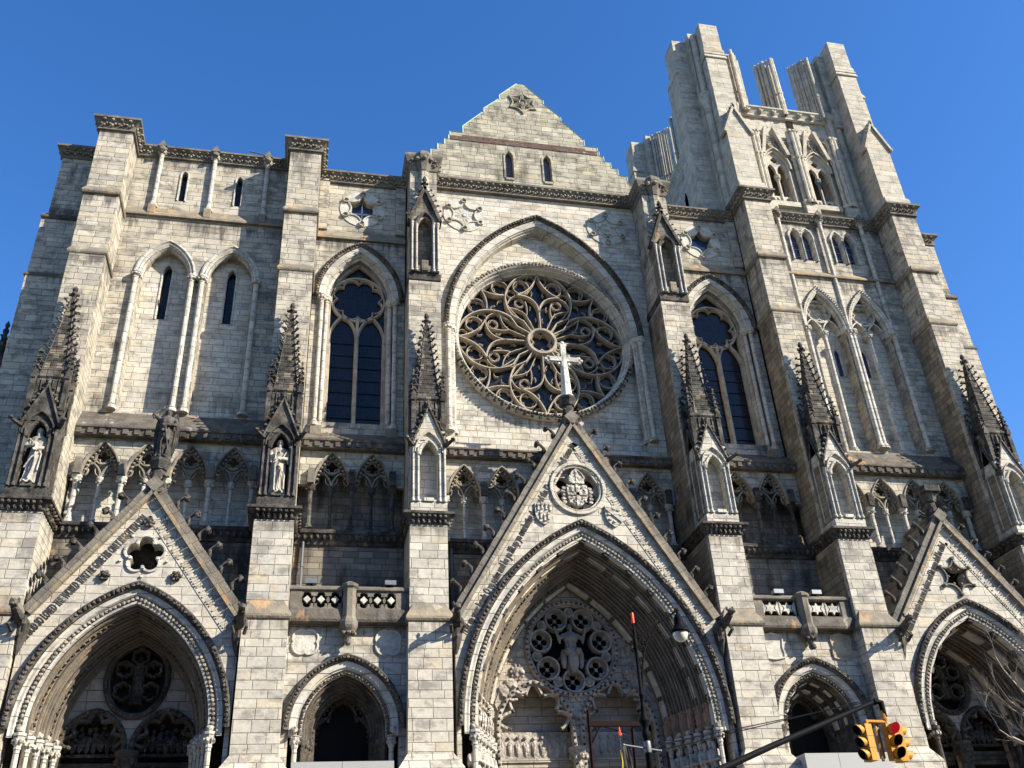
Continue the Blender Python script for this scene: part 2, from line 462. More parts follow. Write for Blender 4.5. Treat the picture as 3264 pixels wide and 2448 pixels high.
def bez(a, b, c, n=8):
    return [((1 - t) ** 2 * a[0] + 2 * t * (1 - t) * b[0] + t * t * c[0], (1 - t) ** 2 * a[1] + 2 * t * (1 - t) * b[1] + t * t * c[1]) for t in (i / n for i in range(n + 1))]

def crocket(m, p, d, s):
    """hooked leaf growing out of an edge: p base, d outward unit vector"""
    p = Vector(p); d = Vector(d); up = Vector((0, 0, 1))
    q = [p, p + d * s * .55 + up * s * .1, p + d * s * .95 + up * s * .5]
    m.tube(q, s * .2, 5, r1=s * .15)
    e = q[-1]
    m.blob(tuple(e + d * s * .1), s * .3)
    m.blob(tuple(e + up * s * .18 - d * s * .12), s * .2)

def leafrow(m, a, b, out, z, s, step=0.56):
    """row of carved leaves with a crocket ball over each, between points a and b (xy)"""
    ax, ay = a; bx, by = b; L = math.hypot(bx - ax, by - ay); n = max(1, int(round(L / step)))
    tx, ty = (bx - ax) / L, (by - ay) / L
    for i in range(n):
        k = (i + .5) / n
        x, y = ax + (bx - ax) * k, ay + (by - ay) * k
        m.blob((x + out[0] * s * 1.0, y + out[1] * s * 1.0, z + s * .95), (s * .62, s * .62, s * .5), .25)
        for q in (-1, 0, 1):
            m.blob((x + tx * q * s * .8 + out[0] * s * .35, y + ty * q * s * .8 + out[1] * s * .35, z - s * (.15 if q else .75)),
                   (s * .45, s * .45, s * .5), .25)
# ------------------------------------------------------------ ground
def ground():
    m = MB(); m.box(-900, 900, -900, 1500, -1, 0); tag(m.build('ground', PAVE), 'grey paved ground running out to the horizon', 'ground', kind='structure')
    m = MB(); m.box(-300, 300, -56, -37.5, -.5, .004); tag(m.build('road', ASPH), 'dark asphalt avenue in front of the cathedral', 'road', kind='structure')
    m = MB(); m.box(-300, 300, -37.5, -20, -.5, .14); tag(m.build('pavement', PAVE), 'pale kerbed pavement along the avenue', 'pavement', kind='structure')
    m = MB()
    for i in range(14):
        m.box(-36, 36, -19 + i * .42, 3, .14 + i * .17, .14 + (i + 1) * .17)
    tag(m.build('steps', PAVE), 'broad stone steps up to the portals', 'steps', kind='structure')
ground()
def street_block(x0, x1, zt, lab):
    # unseen flats across the avenue, added behind the camera to shade the portals
    e = empty('unseen_flats', ((x0 + x1) / 2, -66, 0)); tag(e, lab, 'building', 'unseen flats across the avenue')
    m = MB(); m.box(x0, x1, -80, -66, 0, zt); m.ring(x0, x1, -66, -80, [(0, zt), (.5, zt + .3), (.5, zt + .8), (0, zt + .9)])
    for z in range(4, int(zt) - 1, 4):
        m.box(x0 - .1, x1 + .1, -66, -65.8, z - .15, z + .15)
    w1 = m.build('wall', BRICK, None); w1.parent = e; w1.location = (-(x0 + x1) / 2, 66, 0)
    g = MB()
    x = x0 + 2
    while x < x1 - 2:
        for z in range(5, int(zt) - 2, 4): g.box(x, x + 1.2, -66, -65.93, z, z + 2)
        x += 3.4
    g1 = g.build('window', GLASS, None); g1.parent = e; g1.location = (-(x0 + x1) / 2, 66, 0)
for a in ((-120, -62, 26, 'unseen dark brick flats added to shade the portals, the long block to the north'), (-60, -12, 30, 'unseen dark brick flats added to shade the portals, the tall block facing the left towers'), (-10, 40, 27, 'unseen dark brick flats added to shade the portals, facing the central portal')):
    street_block(*a)

# ------------------------------------------------------------ the cathedral
CATH = empty('cathedral', (0, 0, 0))
tag(CATH, 'weathered grey gothic cathedral with a rose window and one tall pale tower', 'cathedral')
LAST = {}
HOSTS = ('hood_mould', 'cornice', 'ledge', 'sill_cornice', 'tracery', 'archivolt', 'rim')
def part(m, name, mat, parent=None, smooth=False, label=None):
    host = LAST.get(parent.name if parent else '')
    if name in ('leaf_carving', 'ballflower', 'cusping') and host:
        # carving belongs to the moulding it is cut from: same mesh, second material
        me = host.data
        bm = bmesh.new(); bm.from_mesh(me)
        if mat.name not in me.materials: me.materials.append(mat)
        ix = list(me.materials).index(mat)
        vs_ = [bm.verts.new(p) for p in m.v]
        for f in m.f:
            bm.faces.new([vs_[i] for i in f]).material_index = ix
        bm.to_mesh(me); bm.free()
        return host
    o = part0(m, name, mat, parent, smooth, label)
    if name in HOSTS: LAST[parent.name if parent else ''] = o
    return o
def part0(m, name, mat, parent=None, smooth=False, label=None):
    o = m.build(name, mat, parent or CATH, smooth)
    if label: o['label'] = label
    return o
BX = (29.84, 17.17, 8.80)
ZF = 2.4                                     # floor level at the portals

CPROF = [(0, 0), (.1, .04), (.1, .14), (.04, .2), (.1, .5), (.3, .8), (.42, .9), (.42, 1.08), (.36, 1.1), (.0, 1.42)]
def cornice(x0, x1, yf, yb, z, hgt, parent, sides=True, mat=None):
    k = hgt / 1.42
    m = MB(); m.ring(x0, x1, yf, yb, [(o, z + q * k) for o, q in CPROF])
    c = part(m, 'cornice', COPE, parent)
    lv = MB(); zz = z + .55 * k; s = .21 * k + .02
    leafrow(lv, (x0, yf - .1), (x1, yf - .1), (0, -1), zz, s)
    if sides:
        leafrow(lv, (x0 - .1, yb), (x0 - .1, yf), (-1, 0), zz, s)
        leafrow(lv, (x1 + .1, yf), (x1 + .1, yb), (1, 0), zz, s)
    part(lv, 'leaf_carving', CORN, parent if parent is not CATH else None)
    return c

def string(m, x0, x1, yf, yb, z, hgt=.9, out=.14, back=.12):
    m.ring(x0, x1, yf, yb, [(0, z - .12), (out * .6, z - .1), (out, z), (out, z + .12), (-back, z + hgt)])

def ledge(x0, x1, yf, yb, z, parent, mat=None):
    m = MB(); m.ring(x0, x1, yf, yb, [(0, z), (.08, z + .08), (.06, z + .2), (.3, z + .52), (.4, z + .55), (.4, z + .68), (.3, z + .74)])
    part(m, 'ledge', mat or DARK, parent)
    b = MB()
    n = 7
    for i in range(n):
        x = x0 + (x1 - x0) * (i + .5) / n
        b.blob((x, yf - .26, z + .44), .13); b.blob((x, yf - .1, z + .2), (.11, .13, .18))
    for sgn, x in ((-1, x0), (1, x1)):
        for i in range(8):
            y = yf + .2 + i * .45
            if y < yb: b.blob((x + sgn * .26, y, z + .44), .13); b.blob((x + sgn * .1, y, z + .2), (.13, .11, .18))
    part(b, 'leaf_carving', DARKC, parent)

def buttress(X, kind):
    at(X)
    inner = kind == 'nave'
    m = MB()
    back = 5.0 if inner else 4.0
    hl = 1.13; hb = 1.05
    m.box(-1.6, 1.6, -.45, back, ZF, 10.2)
    m.ring(-1.6, 1.6, -.45, back, [(0, 10.2), (-.45, 10.9)])
    m.box(-hl, hl, 0, back, 10.2, 17.6)
    m.box(-hb, hb, .35, back, 17.6, 23.1)
    b = part(m, 'buttress', LOW)
    m = MB(); m.box(-hb, hb, 1.7 if inner else 1.62, back, 23.1, 41.1)
    if inner:
        m.box(-.96, .96, 2.3, 5.4, 41.1, 51.6)
        m.lathe(0, 2.35, [(.42, 49.5), (.42, 51.6)], 8, math.pi / 8)
    else:
        m.box(-1.08, 1.08, 1.72, back, 41.1, 46.1)
        m.box(-1.06, 1.06, 1.9, back, 46.1, 52.0)
    part(m, 'upper_shaft', ASH, b)
    if X > 0:                                # left flanks: brown stain with their shade put into the colour
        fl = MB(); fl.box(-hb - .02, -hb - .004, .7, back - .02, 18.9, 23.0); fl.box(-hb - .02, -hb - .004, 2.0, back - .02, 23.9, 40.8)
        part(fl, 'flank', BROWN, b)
    s = MB()
    string(s, -hl, hl, 0, back, 17.62, .95, .14, .3)
    part(s, 'string_course', STR, b)
    ledge(-hb, hb, .35, back, 23.06, b)
    s = MB()
    if inner:
        m2 = MB(); m2.ring(-1.0, 1.0, 1.75, 4.9, [(.06, 41.2), (.08, 41.25), (.08, 41.75), (-.02, 41.8)])
        part(m2, 'string_course', DARK, b)
        at(X); q = MB()
        q.ring(-.96, .96, 2.3, 5.2, [(0, 51.5), (.08, 51.6), (.12, 52.0), (.38, 52.6), (.42, 52.7), (.42, 52.85), (.05, 53.3)])
        q.lathe(0, 2.3, [(.42, 51.4), (.5, 51.7), (.72, 52.5), (.78, 52.62), (.78, 52.85), (.3, 53.4)], 8, math.pi / 8)
        part(q, 'cornice', COPE, b)
        lv = MB(); leafrow(lv, (-1.1, 2.2), (1.1, 2.2), (0, -1), 52.15, .2, .5)
        leafrow(lv, (-1.06, 5), (-1.06, 2.2), (-1, 0), 52.15, .2, .5); leafrow(lv, (1.06, 2.2), (1.06, 5), (1, 0), 52.15, .2, .5)
        for k in range(5): lv.blob((.7 * math.cos(math.pi + k * math.pi / 4), 2.3 + .7 * math.sin(math.pi + k * math.pi / 4), 52.3), .2, .2)
        part(lv, 'leaf_carving', CORN, b)
    else:
        for z in (41.1, 46.1):
            s = MB(); string(s, -1.07, 1.07, 1.65, back, z, .5, .13, .06); part(s, 'string_course', STR, b)
        cornice(-1.1, 1.1, 1.85, back + .2, 51.85, 1.35, b)
    at()
    return b

def pinnacle(X, light, upper=False):
    """tabernacle niche with gablets, corner turrets and a crocketed spire"""
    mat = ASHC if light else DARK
    at(X)
    m = MB(); y0, y1 = .22, 1.68
    m.plate([(-.97, 24.35), (.97, 24.35), (.97, 29.0), (-.97, 29.0)], [arch(.52, .95, 27.2, 24.55)], y0, y0 + .62)
    co = MB(); co.box(-.97, .97, y0 + .63, y1, 24.35, 29.0)
    m.ring(-1.0, 1.0, y0 - .02, y1, [(0, 23.75), (.02, 24.3), (-.05, 24.4)])
    for a in (-1, 1):                      # side faces with blind panel frame
        m.tube([(a * .99, .55, 24.5), (a * .99, .55, 28.3)], .06, 5); m.tube([(a * .99, 1.35, 24.5), (a * .99, 1.35, 28.3)], .06, 5)
    m.box(-.28, .28, y0 - .12, y0 + .4, 24.4, 24.62)
    body = part(m, 'pinnacle', mat, label='soot blackened niche pinnacle' if not light else 'pale niche pinnacle with a dark spire')
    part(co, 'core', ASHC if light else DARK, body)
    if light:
        co = MB(); co.box(-.99, -.974, y0 + .05, y1 - .02, 24.4, 28.2); part(co, 'flank', BROWN, body)  # thin plate: stain and shade of the left side in its colour
    for x in (-.62, .62, -.9, .9):
        c = MB(); c.lathe(x, y0 - .06, [(.11, 24.4), (.11, 24.52), (.065, 24.6), (.065, 27.3), (.08, 27.35), (.12, 27.7), (.14, 27.75)], 7)
        part(c, 'colonnette', MOLD if light else DARK, body)
    # gablets
    g = MB()
    g.plate([(-.9, 28.3), (.9, 28.3), (0, 30.4)], [], y0 - .05, y0 + .5)
    a2 = arch(.55, 1.0, 27.3, None)
    g.mull(a2, .1, y0 - .16, y0 + .1)
    g.mull(arch(.8, 1.35, 27.45, None), .05, y0 - .2, y0 + .1)
    for x, z, dx, dz in along(a2, .16): g.blob((x, y0 - .05, z - .08), .07)
    for a in (-1, 1):
        g.add([(a * .95, .3, 28.3), (a * .95, 1.6, 28.3), (a * .95, .95, 30.3), (a * .4, .95, 30.3)], [(0, 1, 2), (2, 1, 0), (0, 2, 3), (1, 3, 2)])
    part(g, 'gablet', mat, body)
    k = MB()
    for a in (-1, 1):
        p0 = (a * .98, 28.05); p1 = (0, 30.55)
        k.tube([(p0[0], y0 - .1, p0[1]), (p1[0], y0 - .1, p1[1])], .085, 5)
        k.tube([(a * 1.0, .3, 28.2), (a * 1.0, .95, 30.4)], .07, 5); k.tube([(a * 1.0, 1.6, 28.2), (a * 1.0, .95, 30.4)], .07, 5)
        for i in range(6):
            t = (i + .5) / 6.3
            k.blob((p0[0] + (p1[0] - p0[0]) * t + a * .14, y0 - .08, p0[1] + (p1[1] - p0[1]) * t + .06), (.12, .12, .1), .25)
        # gargoyle at the gablet foot
        k.tube([(a * .9, y0 + .1, 28.0), (a * 1.1, y0 - .25, 28.02), (a * 1.28, y0 - .6, 28.06)], .17, 6, r1=.1)
        k.blob((a * 1.32, y0 - .68, 28.1), (.14, .17, .13))
    k.blob((0, y0 - .08, 30.75), (.12, .12, .28))
    part(k, 'crocket', DARK if not light else DARKC, body)
    # drum and spire
    s = MB()
    s.box(-.72, .72, .32, 1.6, 29.0, 31.1); s.ring(-.74, .74, .3, 1.6, [(0, 31.05), (.08, 31.15), (.08, 31.3), (0, 31.35)])
    for q in (-.45, -.15, .15, .45):
        s.tube([(q, .3, 29.3), (q, .3, 31.0)], .05, 5)
    rows = 17; prof = []
    for i in range(rows):
        za = 31.3 + i * 5.6 / rows; zb = 31.3 + (i + 1) * 5.6 / rows
        rf = lambda z: .12 + .68 * (36.9 - z) / 5.6
        prof += [(rf(za) + .035, za), (rf(zb) - .0, zb)]
    s.lathe(0, .95, [(q * 1.12, z) for q, z in prof], 4, math.pi / 4)
    part(s, 'spire', SLATE, body)
    e = MB()
    for q in range(4):
        a = math.pi / 4 + q * math.pi / 2
        d = (math.cos(a), math.sin(a), 0)
        e.tube([(d[0] * .92, .95 + d[1] * .92, 31.3), (d[0] * .14, .95 + d[1] * .14, 36.95)], .055, 4, r1=.035)
        for i in range(11):
            t = (i + .4) / 11; r = .9 - .76 * t
            crocket(e, (d[0] * r, .95 + d[1] * r, 31.4 + 5.5 * t), d, .29)
    e.lathe(0, .95, [(.12, 36.8), (.09, 37.1), (.2, 37.25), (.2, 37.35), (.08, 37.45), (.17, 37.62), (.13, 37.8), (.02, 37.95)], 7)
    for q in range(4):
        e.blob((.22 * math.cos(q * 1.571), .95 + .22 * math.sin(q * 1.571), 37.28), .11)
    part(e, 'crocket', DARK, body)
    for x in (-.88, .88):
        for y in (.32, 1.58):
            t = MB()
            t.lathe(x, y, [(.19, 29.0), (.19, 31.3), (.24, 31.35), (.24, 31.45), (.17, 31.5), (.05, 33.0), (.1, 33.1), (.02, 33.25)], 4, math.pi / 4)
            for i in range(4):
                for q in range(4):
                    a = q * math.pi / 2 + math.pi / 4; r = .19 - .035 * i
                    t.blob((x + r * math.cos(a), y + r * math.sin(a), 31.7 + i * .36), .075)
            t.add([(x - .2, y - .21, 31.0), (x + .2, y - .21, 31.0), (x, y - .21, 31.75)], [(0, 1, 2)])
            part(t, 'corner_turret', DARK, body)
    at()
    return body

def niche_upper(X):
    """slim gabled tabernacle high on the nave buttresses"""
    at(X)
    m = MB(); y0 = 1.55
    m.plate([(-.95, 41.8), (.95, 41.8), (.95, 46.6), (-.95, 46.6)], [arch(.47, .9, 45.6, 42.3)], y0, y0 + .6)
    m.box(-.95, .95, y0 + .61, 2.35, 41.8, 46.6)
    m.box(-.22, .22, y0 - .1, y0 + .5, 41.85, 42.7)
    m.plate([(-.95, 46.6), (.95, 46.6), (0, 49.3)], [], y0 + .05, 2.4)
    b = part(m, 'pinnacle', ASHD, label='slim gabled niche high on a nave buttress')
    for x in (-.58, .58, -.88, .88):
        c = MB(); c.lathe(x, y0 - .07, [(.11, 41.8), (.11, 42.0), (.07, 42.05), (.07, 45.5), (.09, 45.6), (.14, 46.0)], 7)
        part(c, 'colonnette', MOLD, b)
    k = MB()
    k.mull(arch(.55, 1.0, 45.9, None), .12, y0 - .2, y0 + .1)
    for a in (-1, 1):
        k.obox((a * .52, 47.75), (a * .34, -.94), (.94, a * .34), 1.65, .11, y0 - .15, 2.3)
        for i in range(6):
            f = (i + .3) / 6
            crocket(k, (a * (1.05 - .95 * f), y0, 46.5 + 2.8 * f), (a, 0, 0), .26)
    k.lathe(0, y0 + .1, [(.12, 49.2), (.09, 49.6), (.2, 49.75), (.08, 49.9), (.19, 50.1), (.03, 50.5)], 7)
    for q in range(4): k.blob((.2 * math.cos(q * 1.571), y0 + .1 + .2 * math.sin(q * 1.571), 49.75), .12)
    part(k, 'crocket', DARK, b)
    at()

for i, X in enumerate(BX):
    for s in (-1, 1):
        buttress(s * X, 'nave' if i == 2 else 'tower')
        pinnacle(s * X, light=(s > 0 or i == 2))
        if i == 2: niche_upper(s * X)

# side buttresses of the two towers, facing outwards, with their own spire on the far left
for s in (-1, 1):
    at(0, s)
    m = MB()
    m.box(30.8, 33.72, 3.6, 6.2, ZF, 40.5); m.box(30.8, 33.7, 3.7, 6.1, 40.5, 45.3); m.box(30.8, 33.4, 3.8, 6.0, 45.3, 51.0)
    m.box(29.0, 30.9, 3.5, 20, ZF, 51.9)
    b = part(m, 'buttress', ASH)
    for z, x in ((40.5, 33.75), (45.3, 33.65)):
        q = MB(); string(q, 30.8, x - .1, 3.75, 6.1, z, .5, .2, .1); part(q, 'string_course', STRD, b)
    cornice(30.8, 33.4, 3.8, 6.0, 50.7, 1.3, b)
    at()
    if s > 0:
        continue
    sp = MB()
    sp.lathe(s * 34.5, 5.2, [(1.0, 22), (1.0, 31.2), (.85, 31.4)] + [p for i in range(12) for p in ((.85 - .06 * i, 31.4 + i * .46), (.78 - .06 * i, 31.86 + i * .46))], 8)
    for q in range(8):
        a = q * math.pi / 4
        for i in range(10):
            r = .82 - .066 * i
            crocket(sp, (s * 34.5 + r * math.cos(a), 5.2 + r * math.sin(a), 31.6 + i * .53), (math.cos(a), math.sin(a), 0), .3)
    sp.lathe(s * 34.5, 5.2, [(.1, 36.8), (.2, 37.2), (.08, 37.4), (.16, 37.6), (.02, 37.95)], 7)
    part(sp, 'pinnacle', SLATE, label='black crocketed spire at the outer corner')

# ------------------------------------------------------------ galleries of twin arches
def gallery(cx, centres, pitch, yf, x0, x1, zc=29.15, dark=False, lightcol=True, name='gallery'):
    """recessed arcade: big arches holding two cusped lights and a quatrefoil"""
    at(cx)
    zs = 26.75
    m = MB()
    hw = pitch * .5 - .13
    zt = zc
    bottom = []
    for c in sorted(centres, reverse=True):
        bottom += [(x, z) for x, z in reversed(arch(hw, 2.2, zs, None, cx=c, n=9))]
    m.plate([(x0, zt), (x0, zs)] + bottom[::-1] + [(x1, zs), (x1, zt)], [], yf, yf + .35)
    wall = part(m, 'gallery', ASH)
    bk = MB(); bk.box(x0, x1, yf + 1.25, yf + 1.6, 23.4, zt + .3); bk.box(x0, x1, yf, yf + 1.3, zt + .02, zt + .3)
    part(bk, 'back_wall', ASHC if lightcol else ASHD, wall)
    for c in centres:
        t = MB(); cus = MB()
        a = arch(hw, 2.2, zs, None, cx=c, n=9)
        t.mull(arch(hw, 2.2, zs, None, .02, c, 9), .08, yf - .12, yf + .3)
        y0, y1 = yf + .22, yf + .42
        for sgn in (-1, 1):
            sub = arch(hw * .5, .95, zs, None, .02, c + sgn * hw * .5, 6)
            t.mull(sub, .065, y0, y1)
            for px, pz in ((-.24, .42), (.24, .42)):
                t.mull(bez((c + sgn * hw * .5 + px * 1.7, zs + .12), (c + sgn * hw * .5 + px * .75, zs + .2), (c + sgn * hw * .5 + px * .8, zs + .55), 5), .035, y0 + .03, y1)
        rc = .46; zc2 = zs + 1.32
        t.mull(circ(c, zc2, rc, 20), .06, y0, y1, True)
        t.mull(foil(c, zc2, rc * .86, 4, 32, .38), .04, y0 + .03, y1, True)
        for x, z, dx, dz in along(a, .29):
            if z > zs + .3:
                cus.blob((x + dz * .2, yf + .12, z - dx * .2), .1, .2)
        for sgn in (-1, 1):
            cus.mull(circ(c + sgn * .58, zs + .98, .16, 10), .035, y0, y1, True)
        part(t, 'tracery', CORN, wall)
        part(cus, 'cusping', CORN, wall)
    col = MB()
    def colm(x, r, y):
        col.lathe(x, y, [(r * 2, 23.7), (r * 2, 24.0), (r * 1.5, 24.1), (r * 1.6, 24.2), (r, 24.28), (r, 26.15), (r * 1.15, 26.2), (r * 1.1, 26.3), (r * 2.0, 26.62), (r * 2.1, 26.64), (r * 2.1, 26.76)], 9)
        for q in range(5): col.blob((x + r * 1.6 * math.cos(q * 1.26 - 2.8), y + r * 1.6 * math.sin(q * 1.26 - 2.8), 26.45), r * .75, .2)
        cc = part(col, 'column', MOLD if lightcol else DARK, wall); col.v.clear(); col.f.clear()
    edges = sorted({round(c + sg * pitch / 2, 3) for c in centres for sg in (-1, 1)})
    for x in edges:
        if x0 - .05 <= x <= x1 + .05:
            colm(x, .14, yf + .12)
    for c in centres: colm(c, .1, yf + .3)
    for x in edges:
        if x0 - .05 <= x <= x1 + .05:
            blk = MB(); blk.box(x - .19, x + .19, yf - .3, yf + .1, zs + .02, zs + .95)
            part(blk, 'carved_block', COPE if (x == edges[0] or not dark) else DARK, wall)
    at()
    return wall

def gallery_cornice(cx, x0, x1, yf, z, parent, rise=1.5, back=.95):
    at(cx)
    m = MB()
    m.ring(x0, x1, yf, yf + 3, [(0, z), (.06, z + .05), (.0, z + .1), (.0, z + .42), (.12, z + .5), (.12, z + .62)], False)
    m.add([(x0, yf - .12, z + .62), (x1, yf - .12, z + .62), (x1, yf + back, z + .62 + rise), (x0, yf + back, z + .62 + rise)], [(0, 1, 2, 3)])
    n = int((x1 - x0) / .62)
    for i in range(n):
        x = x0 + (i + .5) * (x1 - x0) / n
        m.box(x - .15, x + .15, yf - .1, yf + .05, z + .12, z + .42)
    c = part(m, 'cornice', STRD, parent)
    at()

def sill_cornice(cx, x0, x1, yf, parent):
    at(cx)
    m = MB(); m.ring(x0, x1, yf, yf + 3, [(-.1, 22.85), (0, 22.9), (0, 23.05), (.2, 23.45), (.28, 23.5), (.28, 23.68), (.2, 23.74)])
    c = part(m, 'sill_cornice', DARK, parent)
    b = MB(); n = int((x1 - x0) / .36)
    for i in range(n):
        x = x0 + (i + .5) * (x1 - x0) / n
        b.blob((x, yf - .16, 23.28), (.1, .14, .2))
    part(b, 'leaf_carving', DARKC, parent)
    at()

def column(m, x, y, z0, z1, r, cap=.5, n=10):
    m.lathe(x, y, [(r * 1.9, z0), (r * 1.9, z0 + .16), (r * 1.5, z0 + .22), (r * 1.55, z0 + .32), (r, z0 + .42), (r, z1 - cap), (r * 1.25, z1 - cap + .05), (r * 1.1, z1 - cap + .12), (r * 1.9, z1 - .12), (r * 2.1, z1 - .1), (r * 2.1, z1)], n)
    for q in range(8):
        a = q * math.pi / 4
        m.blob((x + r * 1.5 * math.cos(a), y + r * 1.5 * math.sin(a), z1 - cap * .42), (r * .65, r * .65, cap * .3), .2)

# ------------------------------------------------------------ tower bays
def lancet_window(m_glass, cx, cz0, cz1, hw, y):
    m_glass.plate(arch(hw, hw * 2.0, cz1 - hw * 2.0, cz0, cx=cx, n=6), [], y, None)

def tower_bay(s):
    cx = s * 23.5
    left = s < 0
    # wall below the gallery
    at(cx)
    m = MB(); m.box(-5.6, 5.6, 3.3, 4.0, 17.9, 23.3)
    base = part(m, 'tower_wall', ASHD)
    at()
    sill_cornice(cx, -5.4, 5.4, 3.2, base)
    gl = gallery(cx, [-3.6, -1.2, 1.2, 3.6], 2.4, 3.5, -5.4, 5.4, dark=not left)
    gallery_cornice(cx, -5.4, 5.4, 3.1, 29.12, gl, 1.45, .9)
    at(cx)
    ac = 2.05 if left else 1.87
    hw_o, hw_i = 1.92, 1.48
    rise = 2.95
    zs = 41.5 if left else 41.4
    if not left:
        rise = 4.05
    holes = []
    r_i = 2.45 if left else 3.45
    for c in (-ac, ac):
        holes.append(arch(hw_i, r_i, zs, 31.22, cx=c))
    m = MB()
    m.plate([(-5.5, 31.1), (5.5, 31.1), (5.5, 46.45), (-5.5, 46.45)], holes, 3.95, 4.85)
    if left:
        up_holes = [arch(.2, .3, 50.6, 48.2, cx=c, n=4) for c in (-1.9, 1.83)]
    else:
        up_holes = [arch(.42, .75, 50.5, 48.25, cx=c + d, n=5) for c in (-1.85, 1.8) for d in (-.52, .52)]
    m.plate([(-5.5, 46.4), (5.5, 46.4), (5.5, 52.3), (-5.5, 52.3)], up_holes, 4.2, 4.75)
    wall = part(m, 'tower_wall', ASH)
    # back of the blind arches with slit windows
    m = MB()
    sl_x = (-ac, ac) if left else (-.95, 1.3)
    sl_z = (38.65, 43.1) if left else (37.95, 40.35)
    m.plate([(-5.4, 31.1), (5.4, 31.1), (5.4, 46), (-5.4, 46)], [arch(.3 if left else .24, .55, sl_z[1] - .55, sl_z[0], cx=x, n=5) for x in sl_x], 4.86, 5.5)
    part(m, 'back_wall', ASHC, wall)
    for x in sl_x:
        g = MB(); lancet_window(g, x, sl_z[0], sl_z[1], .32, 5.3 if left else 5.0)
        part(g, 'window', GLASS if left else GLASSB, wall)
        f = MB(); f.mull(arch(.33 if left else .27, .58, sl_z[1] - .55, sl_z[0], cx=x, n=5), .07, 4.8, 4.9)
        part(f, 'window_frame', MOLD, wall)
    for h in up_holes:
        g = MB(); g.plate(h, [], 4.62, None); part(g, 'window', GLASS if left else GLASSB, wall)
        if not left:
            f = MB(); cxh = (h[0][0] + h[-1][0]) / 2
            f.mull(arch(.56, .95, 50.5, None, cx=cxh, n=5), .1, 4.02, 4.25)
            f.mull(arch(.44, .78, 50.5, 48.25, cx=cxh, n=5), .05, 4.1, 4.6)
            for zz in (48.9, 49.6, 50.3): f.tube([(cxh - .42, 4.58, zz), (cxh + .42, 4.58, zz)], .018, 4)
            part(f, 'window_frame', MOLD, wall)
            lat = MB()
            for i in range(11):
                lat.tube([(cxh - .42, 4.56, 48.35 + i * .2), (cxh - .06, 4.56, 48.35 + i * .2)], .026, 4)
            for i in range(3):
                lat.tube([(cxh - .38 + i * .12, 4.56, 48.3), (cxh - .38 + i * .12, 4.56, 50.6)], .026, 4)
            part(lat, 'lattice', WHITE, wall)
            for q in (-.52, .52):
                fs = MB(); fs.lathe(cxh + q, 4.1, [(.09, 48.2), (.06, 48.35), (.06, 50.2), (.12, 50.5)], 7); part(fs, 'colonnette', MOLD, wall)
        else:
            f = MB(); cxh = (h[0][0] + h[-1][0]) / 2
            f.mull(arch(.26, .36, 50.6, 48.2, cx=cxh, n=4), .06, 4.12, 4.3); part(f, 'window_frame', MOLD, wall)
    # arch mouldings
    a = MB(); hd = MB()
    for c in (-ac, ac):
        pr = [(0, 3.97), (0, 3.82), (.12, 3.78), (.2, 3.9), (.3, 3.86), (.42, 3.98), (.42, 4.2)]
        a.grid([[(x, y, z) for x, z in arch(hw_o, rise, zs, zs - .1, d, c)] for d, y in pr])
        a.mull(arch(hw_i + .02, r_i, zs, zs - .1, 0, c), .07, 4.05, 4.4)
        if not left:
            for x, z, dx, dz in along(arch(hw_o, rise, zs, None, .05, c), .2): hd.blob((x, 3.82, z), .085, .25)
    part(a, 'hood_mould', MOLD if left else MOLD, wall)
    if not left:
        part(hd, 'leaf_carving', DARKC, wall)
        t = MB()
        for c in (-ac, ac):
            t.mull(circ(c, 43.4, .98, 26), .1, 4.35, 4.84, True)
            t.mull(foil(c, 43.4, .86, 4, 40, .3, 0.785), .06, 4.45, 4.84, True)
            for sg in (-1, 1):
                t.mull(arch(.7, 1.25, 41.4, None, 0, c + sg * .72, 8), .09, 4.35, 4.84)
            t.box(c - .05, c + .05, 4.5, 4.84, 41.4, 42.4)
        part(t, 'tracery', MOLD, wall)
    # shafts
    for c in (-ac, ac):
        for sg in (-1, 1):
            k = MB(); column(k, c + sg * 1.72, 3.78, 31.25 if left else 31.4, zs, .17, .5); part(k, 'column', MOLD, wall)
        if not left:
            k = MB(); column(k, c - .05, 4.3, 31.3, 41.4, .16, .45); part(k, 'column', MOLD, wall)
    for x in (-3.62, 0, 3.65):
        k = MB(); column(k, x, 3.98 if left else 3.9, 47.3 if left else 31.35, 52.4, .16, .4); part(k, 'column', MOLD, wall)
        if left:
            k2 = MB(); k2.box(x - .22, x + .22, 3.7, 4.2, 46.6, 47.35); part(k2, 'column_base', STR, wall)
    st = MB()
    st.add([(-5.4, 3.72, 46.38), (5.4, 3.72, 46.38), (5.4, 3.72, 46.55), (-5.4, 3.72, 46.55), (5.4, 4.22, 47.45 if left else 47.2), (-5.4, 4.22, 47.45 if left else 47.2), (-5.4, 4.0, 46.38), (5.4, 4.0, 46.38)],
           [(0, 1, 2, 3), (3, 2, 4, 5), (1, 0, 6, 7)])
    part(st, 'string_course', STR, wall)
    cornice(-5.3, 5.3, 4.12, 6, 51.95, 1.1, wall, False)
    for x in (-3.62, 0, 3.65):
        k = MB(); k.add([(x - .3, 3.62, 52.7), (x + .3, 3.62, 52.7), (x, 3.62, 53.25), (x - .3, 4.4, 52.7), (x + .3, 4.4, 52.7), (x, 4.6, 53.25)], [(0, 1, 2), (0, 2, 5, 3), (2, 1, 4, 5)])
        k.blob((x, 3.7, 52.4), .3, .2); part(k, 'finial', COPE, wall)
    m = MB(); m.box(-6.5, 6.5, 6.2, 20, ZF, 52.2); part(m, 'tower_core', ASHD)
